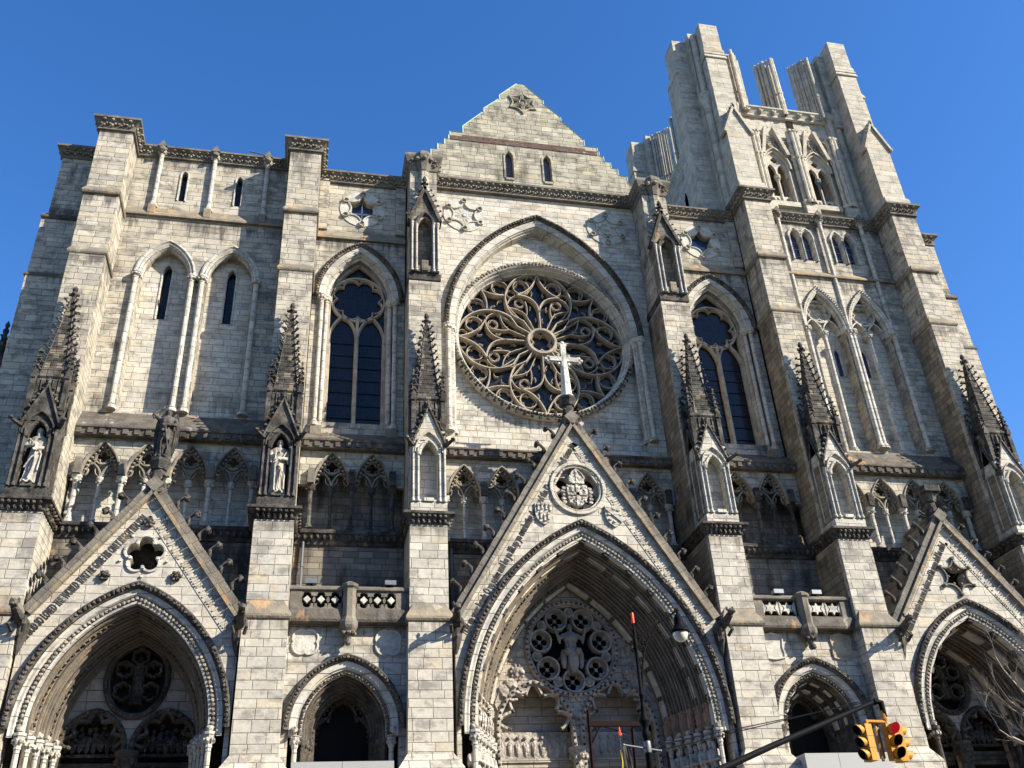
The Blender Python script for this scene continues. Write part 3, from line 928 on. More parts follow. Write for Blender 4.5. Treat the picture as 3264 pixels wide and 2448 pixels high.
    if left:
        m = MB(); m.tube([(4.0, 4.3, 53.3), (2.6, 4.6, 53.9), (2.2, 4.6, 53.95)], .06, 5); m.tube([(4.0, 4.3, 53.25), (4.0, 4.3, 52.6)], .05, 5)
        part(m, 'roof_pipe', GREYM, wall)
        m = MB(); m.box(-4.6, -3.6, 4.6, 5.2, 52.8, 53.5); part(m, 'roof_hatch', DARK, wall)
    at()
tower_bay(-1); tower_bay(1)

# ------------------------------------------------------------ medallions
def medallion(cx, cz, y, parent, r=1.5, mat=MOLDC):
    m = MB()
    m.plate(circ(cx, cz, r, 30), [starhex(cx, cz, r * .8, r * .52)], y - .06, y + .3)
    m.mull(starhex(cx, cz, r * .8, r * .5), .07, y - .14, y + .1, True)
    o = part(m, 'medallion', PANEL, parent)
    c = MB()
    for q in range(6):
        a = math.pi / 2 + q * math.pi / 3
        x, z = cx + r * .86 * math.cos(a), cz + r * .86 * math.sin(a)
        c.mull(circ(x, z, r * .12, 9), .04, y - .2, y + .1, True); c.blob((cx + r * .98 * math.cos(a), y - .12, cz + r * .98 * math.sin(a)), .1)
    part(c, 'cusping', MOLDC, parent)
    return o

def starhex(cx, cz, ro, ri, n=5, a0=math.pi / 2):
    p = []
    for q in range(6):
        a = a0 + q * math.pi / 3; b = a + math.pi / 3
        A = (cx + ro * math.cos(a), cz + ro * math.sin(a)); B = (cx + ro * math.cos(b), cz + ro * math.sin(b))
        c = a + math.pi / 6; k = 2 * ri - ro * math.cos(math.pi / 6)
        C = (cx + k * math.cos(c), cz + k * math.sin(c))
        p += bez(A, C, B, n)[:-1]
    return p

# ------------------------------------------------------------ bays between nave and towers
def side_bay(s):
    cx = s * 12.98
    left = s < 0
    at(cx)
    wall_hw = 3.1
    hood_hw, rise, zs = 3.0, 4.8, 41.0
    m = MB()
    m.plate([(-wall_hw, 31.0), (wall_hw, 31.0), (wall_hw, 46.2), (-wall_hw, 46.2)], [arch(hood_hw, rise, zs, 31.4, .62)], 4.2, 5.3)
    m.plate([(-wall_hw, 46.1), (wall_hw, 46.1), (wall_hw, 51.6), (-wall_hw, 51.6)], [starhex(0, 49.1, 1.1, .74)], 4.3, 5.3)
    m.box(-wall_hw, -2.4, 4.1, 4.5, 46.9, 51.6); m.box(2.4, wall_hw, 4.1, 4.5, 46.9, 51.6)
    m.box(-wall_hw, wall_hw, 4.2, 5.6, 29.3, 31.0)
    wall = part(m, 'bay_wall', ASH)
    m = MB(); m.box(-wall_hw, wall_hw, 3.4, 4.2, 17.4, 23.3); low = part(m, 'bay_wall', ASHD)
    # great two-light window
    w = MB(); w.plate(arch(hood_hw, rise, zs, 31.4, 1.0), [], 5.28, None)
    win = part(w, 'window', GLASS, wall)
    t = MB(); y0, y1 = 4.92, 5.26
    t.mull(circ(0, 41.55, 1.82, 40), .11, y0, y1, True)
    t.mull(foil(0, 41.55, 1.74, 8, 64, .2, math.pi / 8), .06, y0 + .06, y1, True)
    for sg in (-1, 1):
        t.mull(arch(.88, 1.85, 38.3, 31.4, 0, sg * .92, 10), .1, y0, y1)
    t.box(-.1, .1, y0 - .05, y1, 31.4, 39.9)
    t.mull(arch(hood_hw, rise, zs, 31.4, 1.1), .1, y0, y1)
    t.box(-1.95, 1.95, 4.6, 5.2, 31.1, 31.42)
    part(t, 'tracery', TRAC, wall)
    for i in range(7):
        for sg in (-1, 1):
            b = MB(); b.tube([(sg * .1, 5.24, 32.3 + i * .95), (sg * 1.72, 5.24, 32.3 + i * .95)], .022, 4); part(b, 'saddle_bar', METAL, win)
    a = MB()
    pr = [(.3, 4.18), (.32, 4.05), (.7, 4.1), (.74, 4.3), (.82, 4.28), (.86, 4.5), (1.0, 4.55), (1.02, 4.9), (1.1, 5.0), (1.12, 5.3)]
    a.grid([[(x, y, z) for x, z in arch(hood_hw, rise, zs, zs, d)] for d, y in pr])
    a.grid([[(x, y, z) for x, z in arch(hood_hw, rise, zs, 31.2, d)] for d, y in pr[6:]])
    part(a, 'archivolt', MOLD, wall)
    h = MB()
    h.grid([[(x, y, z) for x, z in arch(hood_hw, rise, zs, zs, d)] for d, y in [(-.04, 4.2), (-.04, 3.95), (.1, 3.88), (.3, 3.98), (.3, 4.2)]])
    for x, z, dx, dz in along(arch(hood_hw, rise, zs, None, .12), .2): h.blob((x, 3.88, z), .1, .25)
    part(h, 'hood_mould', DARKC, wall, label='rust stained foliage hood')
    for sg in (-1, 1):
        for dx, y in ((2.45, 4.1), (2.12, 4.4), (2.75, 4.12)):
            if dx == 2.75: continue
            k = MB(); column(k, sg * dx, y, 31.0, zs + .1, .15, .55); part(k, 'column', MOLD, wall)
        k = MB(); k.box(sg * 2.3 - .35, sg * 2.3 + .35, 3.9, 4.5, 29.9, 31.02); part(k, 'column_base', STR, wall)
    # hexagonal window in its medallion
    medallion(0, 49.1, 4.3, wall, 1.6)
    g = MB(); g.plate(starhex(0, 49.1, 1.15, .8), [], 4.8, None); part(g, 'window', GLASSB, wall)
    if left:
        g = MB(); g.box(-.04, .04, 4.72, 4.8, 48.1, 50.1); g.box(-1, 1, 4.72, 4.8, 49.0, 49.08); part(g, 'window_bar', WHITE, wall)
    st = MB(); st.add([(-wall_hw, 4.0, 46.05), (wall_hw, 4.0, 46.05), (wall_hw, 4.0, 46.25), (-wall_hw, 4.0, 46.25), (wall_hw, 4.32, 46.95), (-wall_hw, 4.32, 46.95), (-wall_hw, 4.3, 46.05), (wall_hw, 4.3, 46.05)], [(0, 1, 2, 3), (3, 2, 4, 5), (1, 0, 6, 7)])
    part(st, 'string_course', STR, wall)
    cornice(-wall_hw, wall_hw, 4.2, 6, 51.35, 1.2, wall, False)
    m = MB(); m.box(-4.5, 4.5, 5.6, 18, ZF, 51.6); part(m, 'aisle_core', ASHD)
    at()
    sill_cornice(cx, -3.1, 3.1, 3.25, low)
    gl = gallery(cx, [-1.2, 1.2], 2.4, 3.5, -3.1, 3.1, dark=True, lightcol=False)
    gallery_cornice(cx, -3.1, 3.1, 3.1, 28.98, gl, 1.0, 1.05)
side_bay(-1); side_bay(1)
# ------------------------------------------------------------ nave front: rose and gable
ZR, RR = 39.6, 6.08
def nave():
    hw, rise, zs = 7.15, 10.6, 39.6
    YN = 4.5
    m = MB()
    m.plate([(-7.9, 29.9), (7.9, 29.9), (7.9, 52.3), (-7.9, 52.3)], [arch(hw, rise, zs, 30.6, .62, 0, 22)], YN, 6.3)
    wall = part(m, 'nave_wall', ASHC)
    m = MB(); m.plate([(-7, 29.9), (7, 29.9), (7, 50.6), (-7, 50.6)], [circ(0, ZR, RR + .1, 72)], 5.42, 7.0)
    m.box(-7.9, 7.9, 5.2, 6, 29.5, 30.4)
    part(m, 'rose_wall', ASHC, wall)
    m = MB(); m.plate([(-8, 17.0)] + arch(5.6, 4.6, 17.0, None) + [(8, 17.0), (8, 23.3), (-8, 23.3)], [], 4.05, 4.8); low = part(m, 'nave_wall', ASHD)
    h = MB()
    h.grid([[(x, y, z) for x, z in arch(hw, rise, zs, zs - .2, d, 0, 22)] for d, y in [(-.04, YN), (-.04, YN - .28), (.1, YN - .36), (.34, YN - .24), (.36, YN)]])
    for x, z, dx, dz in along(arch(hw, rise, zs, None, .16, 0, 22), .24): h.blob((x, YN - .34, z), .13, .28)
    part(h, 'hood_mould', DARKC, wall)
    a = MB()
    a.grid([[(x, y, z) for x, z in arch(hw, rise, zs, zs - .2, d, 0, 22)] for d, y in [(.32, YN - .02), (.34, YN - .12), (.5, YN - .1), (.78, YN - .02), (.8, YN + .14), (.86, YN + .12), (.9, YN + .36), (.97, YN + .34), (1.0, YN + 1.0)]])
    part(a, 'archivolt', MOLD, wall)
    for sg in (-1, 1):
        k = MB(); column(k, sg * 6.88, YN - .14, 31.3, zs + .05, .17, .6); part(k, 'column', MOLD, wall)
        k = MB(); column(k, sg * 6.5, YN + .25, 31.3, zs + .05, .12, .6); part(k, 'column', MOLD, wall)
    # rose window
    g = MB(); g.plate(circ(0, ZR, RR + .15, 64), [], 6.15, None)
    rose = part(g, 'rose_window', GLASSR)
    r = MB()
    prof = [(RR + .52, 5.44), (RR + .52, 5.05), (RR + .46, 4.92), (RR + .2, 4.86), (RR + .13, 4.94), (RR + .1, 5.15), (RR + .02, 5.2), (RR - .05, 5.55), (RR - .12, 5.6), (RR - .13, 6.15)]
    r.grid([[(q * math.cos(t), y, ZR + q * math.sin(t)) for t in (2 * math.pi * i / 96 for i in range(97))] for q, y in prof])
    part(r, 'rim', MOLD, rose)
    c = MB(); c2 = MB()
    for i in range(150):
        t = 2 * math.pi * i / 150
        q = RR + .33
        (c if math.sin(t) > -.35 else c2).blob((q * math.cos(t), 4.87, ZR + q * math.sin(t)), (.14, .12, .14), .3)
        if i % 2 == 0:
            q = RR + .5; (c if math.sin(t) > -.35 else c2).blob((q * math.cos(t), 5.0, ZR + q * math.sin(t)), .12, .3)
    part(c, 'leaf_carving', CORN, rose); part(c2, 'leaf_carving', DARKC, rose, label='soot blackened lower rim carving')
    def place(pts, ang):
        ca, sa = math.cos(ang), math.sin(ang)
        return [(RR * (x * ca - z * sa), ZR + RR * (x * sa + z * ca)) for x, z in pts]
    M1 = (.07, 5.58, 6.12); M2 = (.045, 5.72, 6.12); M3 = (.028, 5.85, 6.12)
    for k in range(4):
        an = k * math.pi / 2
        t = MB()
        # outer petal: straight sides opening into a round head
        b0 = 2.56
        big = [(-.115, .14), (-.2, .28)] + [(.405 * math.cos(math.pi + .62 - i * (math.pi + 1.24) / 34), .59 + .405 * math.sin(math.pi + .62 - i * (math.pi + 1.24) / 34)) for i in range(35)] + [(.2, .28), (.115, .14)]
        t.mull(place(big, an), *M1)
        for s in (-1, 1):
            S = lambda P: place([(s * x, z) for x, z in P], an)
            t.mull(S(bez((0, .985), (-.06, .73), (-.27, .655))), *M1)
            t.mull(S(bez((-.27, .655), (-.37, .62), (-.385, .5))), *M2)
            t.mull(S(bez((0, .42), (-.005, .57), (-.12, .63)) + bez((-.12, .63), (-.2, .665), (-.27, .655))[1:]), *M1)
            t.mull(S([(-.06, .155), (-.155, .37)] ), *M2)
            t.mull(S(bez((-.155, .37), (-.2, .455), (-.35, .475))), *M2)
            t.mull(S(bez((-.155, .37), (-.125, .47), (-.16, .58))), *M2)
            t.mull(S(bez((-.1, .16), (-.3, .38), (-.375, .5))), *M2)
            t.mull(S(circ(-.225, .565, .062, 14)), *M3, True)
            t.mull(S(foil(-.225, .565, .055, 4, 20, .35)), *M3, True)
            t.mull(S(circ(-.2, .79, .098, 18)), *M2, True)
            t.mull(S(foil(-.2, .79, .09, 3, 24, .36)), *M3, True)
            t.mull(S(circ(-.325, .69, .052, 12)), *M3, True)
            t.mull(S(circ(-.075, .925, .05, 12)), *M3, True)
            for (x, z) in ((-.1, .28), (-.09, .5), (-.06, .72), (-.03, .33), (-.19, .42)):
                t.mull(S(bez((x - .02, z - .03), (x + .012, z), (x - .012, z + .035), 3)), *M3)
        t.mull(place([(0, .16), (0, .42)], an), *M1)
        part(t, 'petal_tracery', TRAC, rose)
        t = MB(); an += math.pi / 4
        for s in (-1, 1):
            S = lambda P: place([(s * x, z) for x, z in P], an)
            t.mull(S(bez((0, .985), (-.04, .83), (-.155, .745))), *M1)
            t.mull(S(bez((0, .5), (-.07, .6), (-.14, .7))), *M2)
            t.mull(S(circ(-.205, .862, .1, 18)), *M2, True)
            t.mull(S(foil(-.205, .862, .09, 3, 24, .36)), *M3, True)
            t.mull(S(bez((-.02, .72), (-.055, .77), (-.1, .72), 4)), *M3)
        part(t, 'spandrel_tracery', TRAC, rose)
    hb = MB(); hb.mull(circ(0, ZR, RR * .162, 32), .17, 5.42, 6.12, True); hb.mull(foil(0, ZR, RR * .135, 4, 40, .34, math.pi / 4), .06, 5.7, 6.12, True)
    part(hb, 'hub', TRAC, rose)
    # medallions: star and lamb
    for s in (-1, 1):
        md = medallion(s * 5.5, 49.7, YN, wall, 1.55)
        f = MB(); f.plate(circ(s * 5.5, 49.7, 1.2, 24), [], YN + .2, None); part(f, 'medallion_ground', MOLDC, wall)
        f = MB()
        if s < 0:
            for i in range(12):
                a = i * math.pi / 6; L = .72 if i % 2 == 0 else .52
                f.obox((s * 5.5 + L * .5 * math.cos(a), 49.7 + L * .5 * math.sin(a)), (math.cos(a), math.sin(a)), (-math.sin(a), math.cos(a)), L * .5, .07, YN - .02, YN + .25)
            f.blob((s * 5.5, YN, 49.7), (.22, .12, .22))
            part(f, 'star_relief', PANEL, wall)
        else:
            x = s * 5.5
            f.blob((x, YN + .05, 49.75), (.5, .2, .26), .05); f.blob((x + .52, YN, 50.00), (.2, .15, .16), .05)
            for q in (-.35, -.2, .2, .35): f.tube([(x + q, YN, 49.65), (x + q, YN, 49.23)], .055, 5)
            f.tube([(x - .5, YN, 49.85), (x - .68, YN, 49.55)], .05, 5)
            for q in range(8): f.box(x - .6 + q * .16, x - .52 + q * .16, YN, YN + .2, 48.97, 49.21)
            f.box(x - .7, x + .7, YN, YN + .2, 48.85, 48.97)
            f.tube([(x + .2, YN - .02, 49.45), (x - .15, YN - .02, 50.50)], .03, 4); f.box(x - .32, x + .05, YN - .04, YN - .01, 50.17, 50.35)
            part(f, 'lamb_relief', PANEL, wall)
    cornice(-8, 8, 4.3, 6.5, 51.95, 1.25, wall, False)
    # stepped gable end
    half = [(9.6, 53.2), (9.6, 55.0), (9.0, 55.0), (9.0, 55.75), (8.45, 56.35), (8.45, 56.9), (7.75, 56.95), (7.75, 57.65), (7.2, 57.7), (7.2, 58.35), (6.65, 58.4), (6.65, 58.95), (6.3, 59.0), (6.3, 59.45),
            (6.2, 59.45), (6.2, 59.85), (5.12, 59.9), (5.12, 60.62), (3.42, 62.5), (3.3, 62.52), (3.3, 62.98), (2.02, 64.28), (1.9, 64.3), (1.9, 64.78), (.34, 66.45)]
    pts = [(-x, z) for x, z in half] + [(x, z) for x, z in reversed(half)]
    lz = [arch(.3, .55, 57.7, 55.4, cx=x, n=5) for x in (-1.42, 1.72)]
    m = MB(); m.plate(pts, lz, 6.0, 7.6, True)
    gb = part(m, 'gable_end', NAVE)
    c = MB()
    for i in range(len(half) - 1):
        for s in (-1, 1):
            a, b = half[i], half[i + 1]
            c.tube([(s * a[0], 6.0, a[1] + .03), (s * b[0], 6.0, b[1] + .03)], .045, 4)
    part(c, 'flashing', plain('verdigris', (0.32, 0.48, 0.42), .7), gb)
    m = MB(); m.box(-6.15, 6.15, 5.96, 6.3, 59.0, 59.42); m.box(-5.15, 5.15, 5.96, 6.3, 59.42, 59.6); part(m, 'brick_band', BRICK, gb)
    m = MB(); m.add([(-7.9, 4.3, 53.1), (7.9, 4.3, 53.1), (7.9, 6.02, 54.4), (-7.9, 6.02, 54.4)], [(0, 1, 2, 3)]); part(m, 'weathering', NAVE, gb)
    for h in lz:
        g = MB(); g.plate(h, [], 6.3, None); part(g, 'window', leaded('amber_glass', (.05, .035, .03), (.2, .28), vary=.6, tint=(.1, .08, .09)), gb)
        f = MB(); cx = (h[0][0] + h[-1][0]) / 2
        f.mull(arch(.4, .7, 57.7, 55.4, cx=cx, n=5), .11, 5.93, 6.2)
        f.box(cx - .34, cx + .34, 5.9, 6.25, 55.2, 55.4)
        for zz in (56.0, 56.8, 57.5): f.tube([(cx - .3, 6.28, zz), (cx + .3, 6.28, zz)], .02, 4)
        part(f, 'window_frame', NAVE, gb)
    m = MB(); m.mull(starhex(.07, 64.15, 1.28, .86), .09, 5.86, 6.05, True)
    for q in range(6):
        a = math.pi / 2 + q * math.pi / 3
        m.mull([(.07 + .3 * math.cos(a), 64.15 + .3 * math.sin(a)), (.07 + 1.15 * math.cos(a), 64.15 + 1.15 * math.sin(a))], .055, 5.88, 6.05)
        b = a + math.pi / 6
        for sg in (-1, 1):
            m.mull(bez((.07 + 1.15 * math.cos(a), 64.15 + 1.15 * math.sin(a)), (.07 + .7 * math.cos(a + sg * .2), 64.15 + .7 * math.sin(a + sg * .2)), (.07 + .32 * math.cos(a + sg * .5), 64.15 + .32 * math.sin(a + sg * .5)), 5), .045, 5.9, 6.05)
    m.mull(circ(.07, 64.15, .31, 16), .06, 5.84, 6.05, True); m.blob((.07, 5.98, 64.15), (.22, .1, .22), .05)
    part(m, 'gable_rose', NAVE, gb)
    g = MB(); g.plate(starhex(.07, 64.15, 1.26, .84), [], 5.99, None); part(g, 'gable_rose_ground', DARK, gb)
    m = MB(); m.box(-9.2, 9.2, 7.7, 75, ZF, 54); part(m, 'nave_core', ASHD)
    sill_cornice(0, -7.9, 7.9, 3.95, low)
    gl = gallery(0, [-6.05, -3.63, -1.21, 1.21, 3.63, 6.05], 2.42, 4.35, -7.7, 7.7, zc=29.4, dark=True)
    gallery_cornice(0, -7.8, 7.8, 3.95, 29.3, gl, .35, 1.2)
nave()

# ------------------------------------------------------------ portals
def lettering(txt, p0, p1, size, y, parent, mat=DARK):
    """raised letters running from p0 to p1 in the XZ plane"""
    cu = bpy.data.curves.new('inscription', 'FONT')
    cu.body = txt; cu.size = size; cu.extrude = .03; cu.offset = size * .03; cu.resolution_u = 2
    o = bpy.data.objects.new('inscription', cu); COL.objects.link(o)
    bpy.context.view_layer.update()
    me = bpy.data.meshes.new_from_object(o.evaluated_get(bpy.context.evaluated_depsgraph_get()))
    COL.objects.unlink(o); bpy.data.objects.remove(o)
    xs = [v.co.x for v in me.vertices]; L = max(xs) - min(xs); x0 = min(xs)
    D = math.hypot(p1[0] - p0[0], p1[1] - p0[1]); ux, uz = (p1[0] - p0[0]) / D, (p1[1] - p0[1]) / D
    for v in me.vertices:
        a = (v.co.x - x0) / L * D; b = v.co.y
        v.co = (p0[0] + ux * a - uz * b, y - v.co.z, p0[1] + uz * a + ux * b)
    me.materials.append(mat); me.name = 'inscription'
    o = bpy.data.objects.new('inscription', me); COL.objects.link(o); o.parent = parent
    return o

def rosette(m, x, y, z, s):
    for q in range(6):
        a = q * math.pi / 3
        m.blob((x + s * .6 * math.cos(a), y, z + s * .6 * math.sin(a)), (s * .42, s * .5, s * .42), .2)
    m.blob((x, y - s * .25, z), s * .45, .2)

def portal(cx, hw, rise, apex, foot, kind, text=None):
    """deep recessed doorway under a crocketed gable"""
    zs = 12.3; Y = .4
    at(cx)
    big = kind in ('nave',)
    W = hw - .02
    # gable wall
    hole = {'left': foil(0, 20.9, .93, 5, 60, .34), 'nave': circ(0, 25.7, 1.52, 40), 'right': starhex(0, 20.85, 1.02, .62)}[kind]
    inner = arch(hw, rise, zs, ZF, .2, 0, 18)
    ap = apex - .35
    slope = (ap - foot) / (hw + .0)
    m = MB()
    m.plate([(-W - .05, ZF), (-W - .05, foot - .2)] + [(0, ap)] + [(W + .05, foot - .2), (W + .05, ZF)] + inner[::-1], [hole], Y, Y + .8)
    gable = part(m, 'portal', GAB)
    # coping with crockets
    c = MB(); c2 = MB()
    L = math.hypot(hw, ap - foot)
    ux, uz = hw / L, -(ap - foot) / L       # down the right slope
    nx, nz = -uz, ux                        # outward normal (right side)
    n = int(L / .62)
    for s in (-1, 1):
        for i in range(n):
            t0 = L * i / n; t1 = L * (i + 1) / n - .02; tc = (t0 + t1) / 2
            cxx, cz = s * (ux * tc + nx * .1), ap + uz * tc + nz * .1
            c.obox((cxx, cz), (s * ux, uz), (s * nx, nz), (t1 - t0) / 2, .17 + .02 * (i % 2), Y - .1, Y + 3.4)
            cxx, cz = s * (ux * tc - nx * .22), ap + uz * tc - nz * .22
            c2.obox((cxx, cz), (s * ux, uz), (s * nx, nz), (t1 - t0) / 2, .1, Y - .3, Y + .3)
        t = 1.6
        while t < L - .4:
            p = (s * (ux * t + nx * .3), Y + .25, ap + uz * t + nz * .3)
            q = [(p[0], p[1], p[2]), (p[0] + s * .06, p[1], p[2] + .3), (p[0] + s * .26, p[1], p[2] + .52), (p[0] + s * .5, p[1], p[2] + .56)]
            k = MB(); k.tube([(p[0] - s * .12, p[1], p[2] - .5)] + q[:3] + [(p[0] + s * .42, p[1], p[2] + .66)], .125, 7, r1=.075)
            k.blob((p[0] + s * .1, p[1] - .12, p[2] + .15), (.1, .07, .22), .2); k.blob((p[0] + s * .1, p[1] + .12, p[2] + .15), (.1, .07, .22), .2)
            for z in range(5): k.blob((p[0] + s * (.46 + .07 * (z % 2)), p[1] - .16 + .08 * z, p[2] + .6 + .09 * (z % 3 - 1)), .14, .3)
            part(k, 'crocket', DARK, gable); t += 1.28 if big else 1.1
    c.obox((0, ap + .02), (.707, .707), (-.707, .707), .34, .34, Y - .31, Y + 3.3)
    cp = part(c, 'coping', COPE, gable); part(c2, 'coping_moulding', STR, gable)
    # inscription bands
    b = MB()
    for s in (-1, 1):
        t0, t1 = 1.4, L + (1.3 if kind != 'nave' else .6)
        off = .84
        tc = (t0 + t1) / 2
        b.obox((s * (ux * tc - nx * off), ap + uz * tc - nz * off), (s * ux, uz), (s * nx, nz), (t1 - t0) / 2, .33, Y - .03, Y + .1)
    part(b, 'inscription_band', GAB, gable)
    if text:
        t0 = 1.6; t1 = L + (1.2 if kind != 'nave' else .5); off = .72
        off = 1.06; p0 = (cx - (ux * t1 - nx * off), ap + uz * t1 - nz * off); p1 = (cx - (ux * t0 - nx * off), ap + uz * t0 - nz * off)
        at(); lettering(text, p0, p1, .62, Y - .03, gable, DARK); at(cx)
    st = MB()                                # the far slope: letters worn to upright strokes
    q = 1.8
    while q < L + .3:
        off = .84; st.obox((ux * q - nx * off, ap + uz * q - nz * off), (ux, uz), (nx, nz), .045, .22 + rnd.uniform(-.05, .03), Y - .08, Y)
        q += rnd.choice((.12, .15, .15, .3))
    part(st, 'inscription', GAB, gable)
    # finial stub on the apex
    f = MB()
    f.lathe(0, Y + .4, [(.7, ap - .4), (.4, ap + .5), (.34, ap + .8), (.36, ap + 1.2)], 6)
    for i in range(6):
        a = i * math.pi / 3; crocket(f, (.5 * math.cos(a), Y + .4 + .5 * math.sin(a), ap + .3), (math.cos(a), math.sin(a), 0), .35)
    f.lathe(0, Y + .4, [(.42, ap + 1.1), (.52, ap + 1.45), (.56, ap + 1.55), (.56, ap + 1.7), (.45, ap + 1.75)], 8)
    if kind == 'right':
        f.box(-.55, .55, Y - .3, Y + 1.0, ap + 1.7, ap + 2.1)
    part(f, 'finial', DARK, gable)
    # apertures in the gable
    r = MB()
    if kind == 'left':
        r.mull(foil(0, 20.9, 1.02, 5, 60, .34), .085, Y - .1, Y + .1, True)
        for i in range(5):
            a = math.pi / 2 + i * 2 * math.pi / 5; r.blob((1.2 * math.cos(a + .628), Y - .05, 20.9 + 1.2 * math.sin(a + .628)), (.09, .08, .09))
            r.blob((.72 * math.cos(a + .628), Y - .08, 20.9 + .72 * math.sin(a + .628)), .13)
        part(r, 'cinquefoil', MOLD, gable)
        for x, z in ((0, 22.65), (-1.75, 19.7), (1.7, 19.75)):
            q = MB(); rosette(q, x, Y - .1, z, .3); part(q, 'rosette', DARKC, gable)
    elif kind == 'nave':
        r.mull(circ(0, 25.7, 1.6, 44), .14, Y - .14, Y + .1, True); r.mull(circ(0, 25.7, 1.4, 40), .07, Y - .05, Y + .3, True)
        r.plate(circ(0, 25.7, 1.5, 40), [circ(.94 * math.cos(math.pi / 2 + i * math.pi / 3 * 1.0), 25.7 + .94 * math.sin(math.pi / 2 + i * math.pi / 3), .4, 16) for i in range(6)], Y + .35, Y + .8)
        part(r, 'roundel', GAB, gable)
        # mitre and quartered shield
        s = MB(); sh = [(-.62, .62), (.62, .62), (.62, -.1), (.5, -.42), (.25, -.66), (0, -.78), (-.25, -.66), (-.5, -.42), (-.62, -.1)]
        s.plate([(x, 25.35 + z) for x, z in reversed(sh)], [], Y + .02, Y + .4)
        s.box(-.1, .1, Y - .04, Y + .05, 24.6, 25.97); s.box(-.6, .6, Y - .04, Y + .05, 25.28, 25.45)
        for ax, az in ((.33, 25.7), (-.33, 25.0), (.33, 25.0)):
            s.obox((ax, az), (.7, .71), (-.71, .7), .26, .035, Y - .04, Y + .05)
            s.obox((ax + .05, az - .02), (.7, -.71), (.71, .7), .2, .03, Y - .03, Y + .05)
        s.blob((-.34, Y, 25.72), (.17, .06, .2), .1); s.box(-.5, -.2, Y - .03, Y + .05, 25.5, 25.56)
        for a in (-1, 1):
            for i in range(5): s.blob((a * (.78 + .05 * (i % 2)), Y + .15, 25.75 - i * .22), (.17, .12, .13), .15)
        part(s, 'shield', MOLDC, gable, label='quartered shield under a mitre')
        s = MB(); mt = [(-.42, 26.05), (.42, 26.05), (.5, 26.4), (.3, 26.75), (0, 27.0), (-.3, 26.75), (-.5, 26.4)]
        s.plate(mt, [], Y - .02, Y + .35); s.box(-.44, .44, Y - .07, Y, 26.02, 26.14); s.box(-.05, .05, Y - .06, Y, 26.1, 26.95)
        s.tube([(-.48, Y - .04, 26.4), (-.28, Y - .04, 26.74), (0, Y - .04, 26.98), (.28, Y - .04, 26.74), (.48, Y - .04, 26.4)], .045, 5)
        s.blob((0, Y, 27.05), .07); part(s, 'mitre', MOLDC, gable)
        for x, kk in ((-2.15, 0), (2.05, 1)):
            s = MB(); s.plate([(x + a * .84, 24.05 + z * .95) for a, z in reversed(sh)], [], Y - .14, Y + .1)
            if kk == 0:
                for i, (a, z) in enumerate(((-.35, 24.4), (-.12, 24.48), (.12, 24.44), (.35, 24.38), (-.22, 23.9), (0, 23.75), (.22, 23.85))):
                    s.lathe(x + a, Y - .17, [(.09, z - .24), (.05, z - .18), (.05, z + .02), (.1, z + .06), (.06, z + .12), (.02, z + .22)], 6)
            else:
                s.obox((x, 24.05), (.75, -.66), (.66, .75), .62, .1, Y - .22, Y)
                for a, z in ((0, 24.42), (-.34, 24.05), (.34, 24.05), (-.02, 23.62), (.28, 24.35), (-.28, 23.75)): s.blob((x + a, Y - .16, z), (.13, .08, .1), .3)
            part(s, 'shield', GAB, gable, label='carved shield of candlesticks' if kk == 0 else 'carved shield with a diagonal bar')
    else:
        r.mull(starhex(0, 20.85, 1.1, .68), .08, Y - .14, Y + .1, True)
        for q in range(6):
            a = math.pi / 2 + q * math.pi / 3; r.blob((1.14 * math.cos(a), Y - .1, 20.85 + 1.14 * math.sin(a)), .15, .2); r.blob((.52 * math.cos(a + .52), Y, 20.85 + .52 * math.sin(a + .52)), .1)
        part(r, 'star_opening', COPE, gable)
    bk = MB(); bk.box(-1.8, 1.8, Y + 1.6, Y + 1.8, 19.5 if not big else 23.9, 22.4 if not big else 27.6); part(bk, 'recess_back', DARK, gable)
    # hood mould and archivolts
    h = MB()
    h.grid([[(x, y, z) for x, z in arch(hw, rise, zs, zs - .05, d, 0, 20)] for d, y in [(-.02, Y), (-.02, Y - .3), (.06, Y - .36), (.32, Y - .22), (.34, Y)]])
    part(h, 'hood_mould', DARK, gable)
    lv = MB()
    for x, z, dx, dz in along(arch(hw, rise, zs, None, .15, 0, 20), .24): lv.blob((x, Y - .3, z), .125, .3)
    part(lv, 'leaf_carving', DARKC, gable); lv = MB()
    for x, z, dx, dz in along(arch(hw, rise, zs, None, .78, 0, 20), .22):
        lv.blob((x, Y - .02, z), .11, .3)
    part(lv, 'leaf_carving', CORN, gable)
    D = 2.42 if big else 1.86
    f = MB()
    f.grid([[(x, y, z) for x, z in arch(hw, rise, zs, 11.9, d, 0, 20)] for d, y in [(.32, Y - .02), (.34, Y - .12), (.44, Y - .08), (.56, Y - .1), (.62, Y), (.66, Y + .12), (.86, Y + .1), (.9, Y - .02), (1.0, Y), (1.03, Y + .2)]])
    part(f, 'archivolt', MOLD, gable)
    yb = 4.5 if big else 4.2
    N = 5 if big else 4
    pr = [(1.03, Y + .2)]
    d0 = 1.03; dd = (D - d0) / N; y0 = Y + .2; dy = (yb - y0) / N
    pr2 = []; rolls = []
    for i in range(N):
        d = d0 + dd * i; y = y0 + dy * i
        pr2 += [(d, y + dy * .5), (d + dd * .35, y + dy * .55), (d + dd * .4, y + dy * .8), (d + dd * .75, y + dy * .82), (d + dd, y + dy)]
        rolls += [(d + dd * .1, y + dy * .3, .09), (d + dd * .42, y + dy * .6, .07), (d + dd * .8, y + dy * .85, .08)]
    f = MB()
    for d, y, rr in rolls:
        f.tube([(x, y, z) for x, z in arch(hw, rise, zs, 12.2, d, 0, 18)], rr, 6)
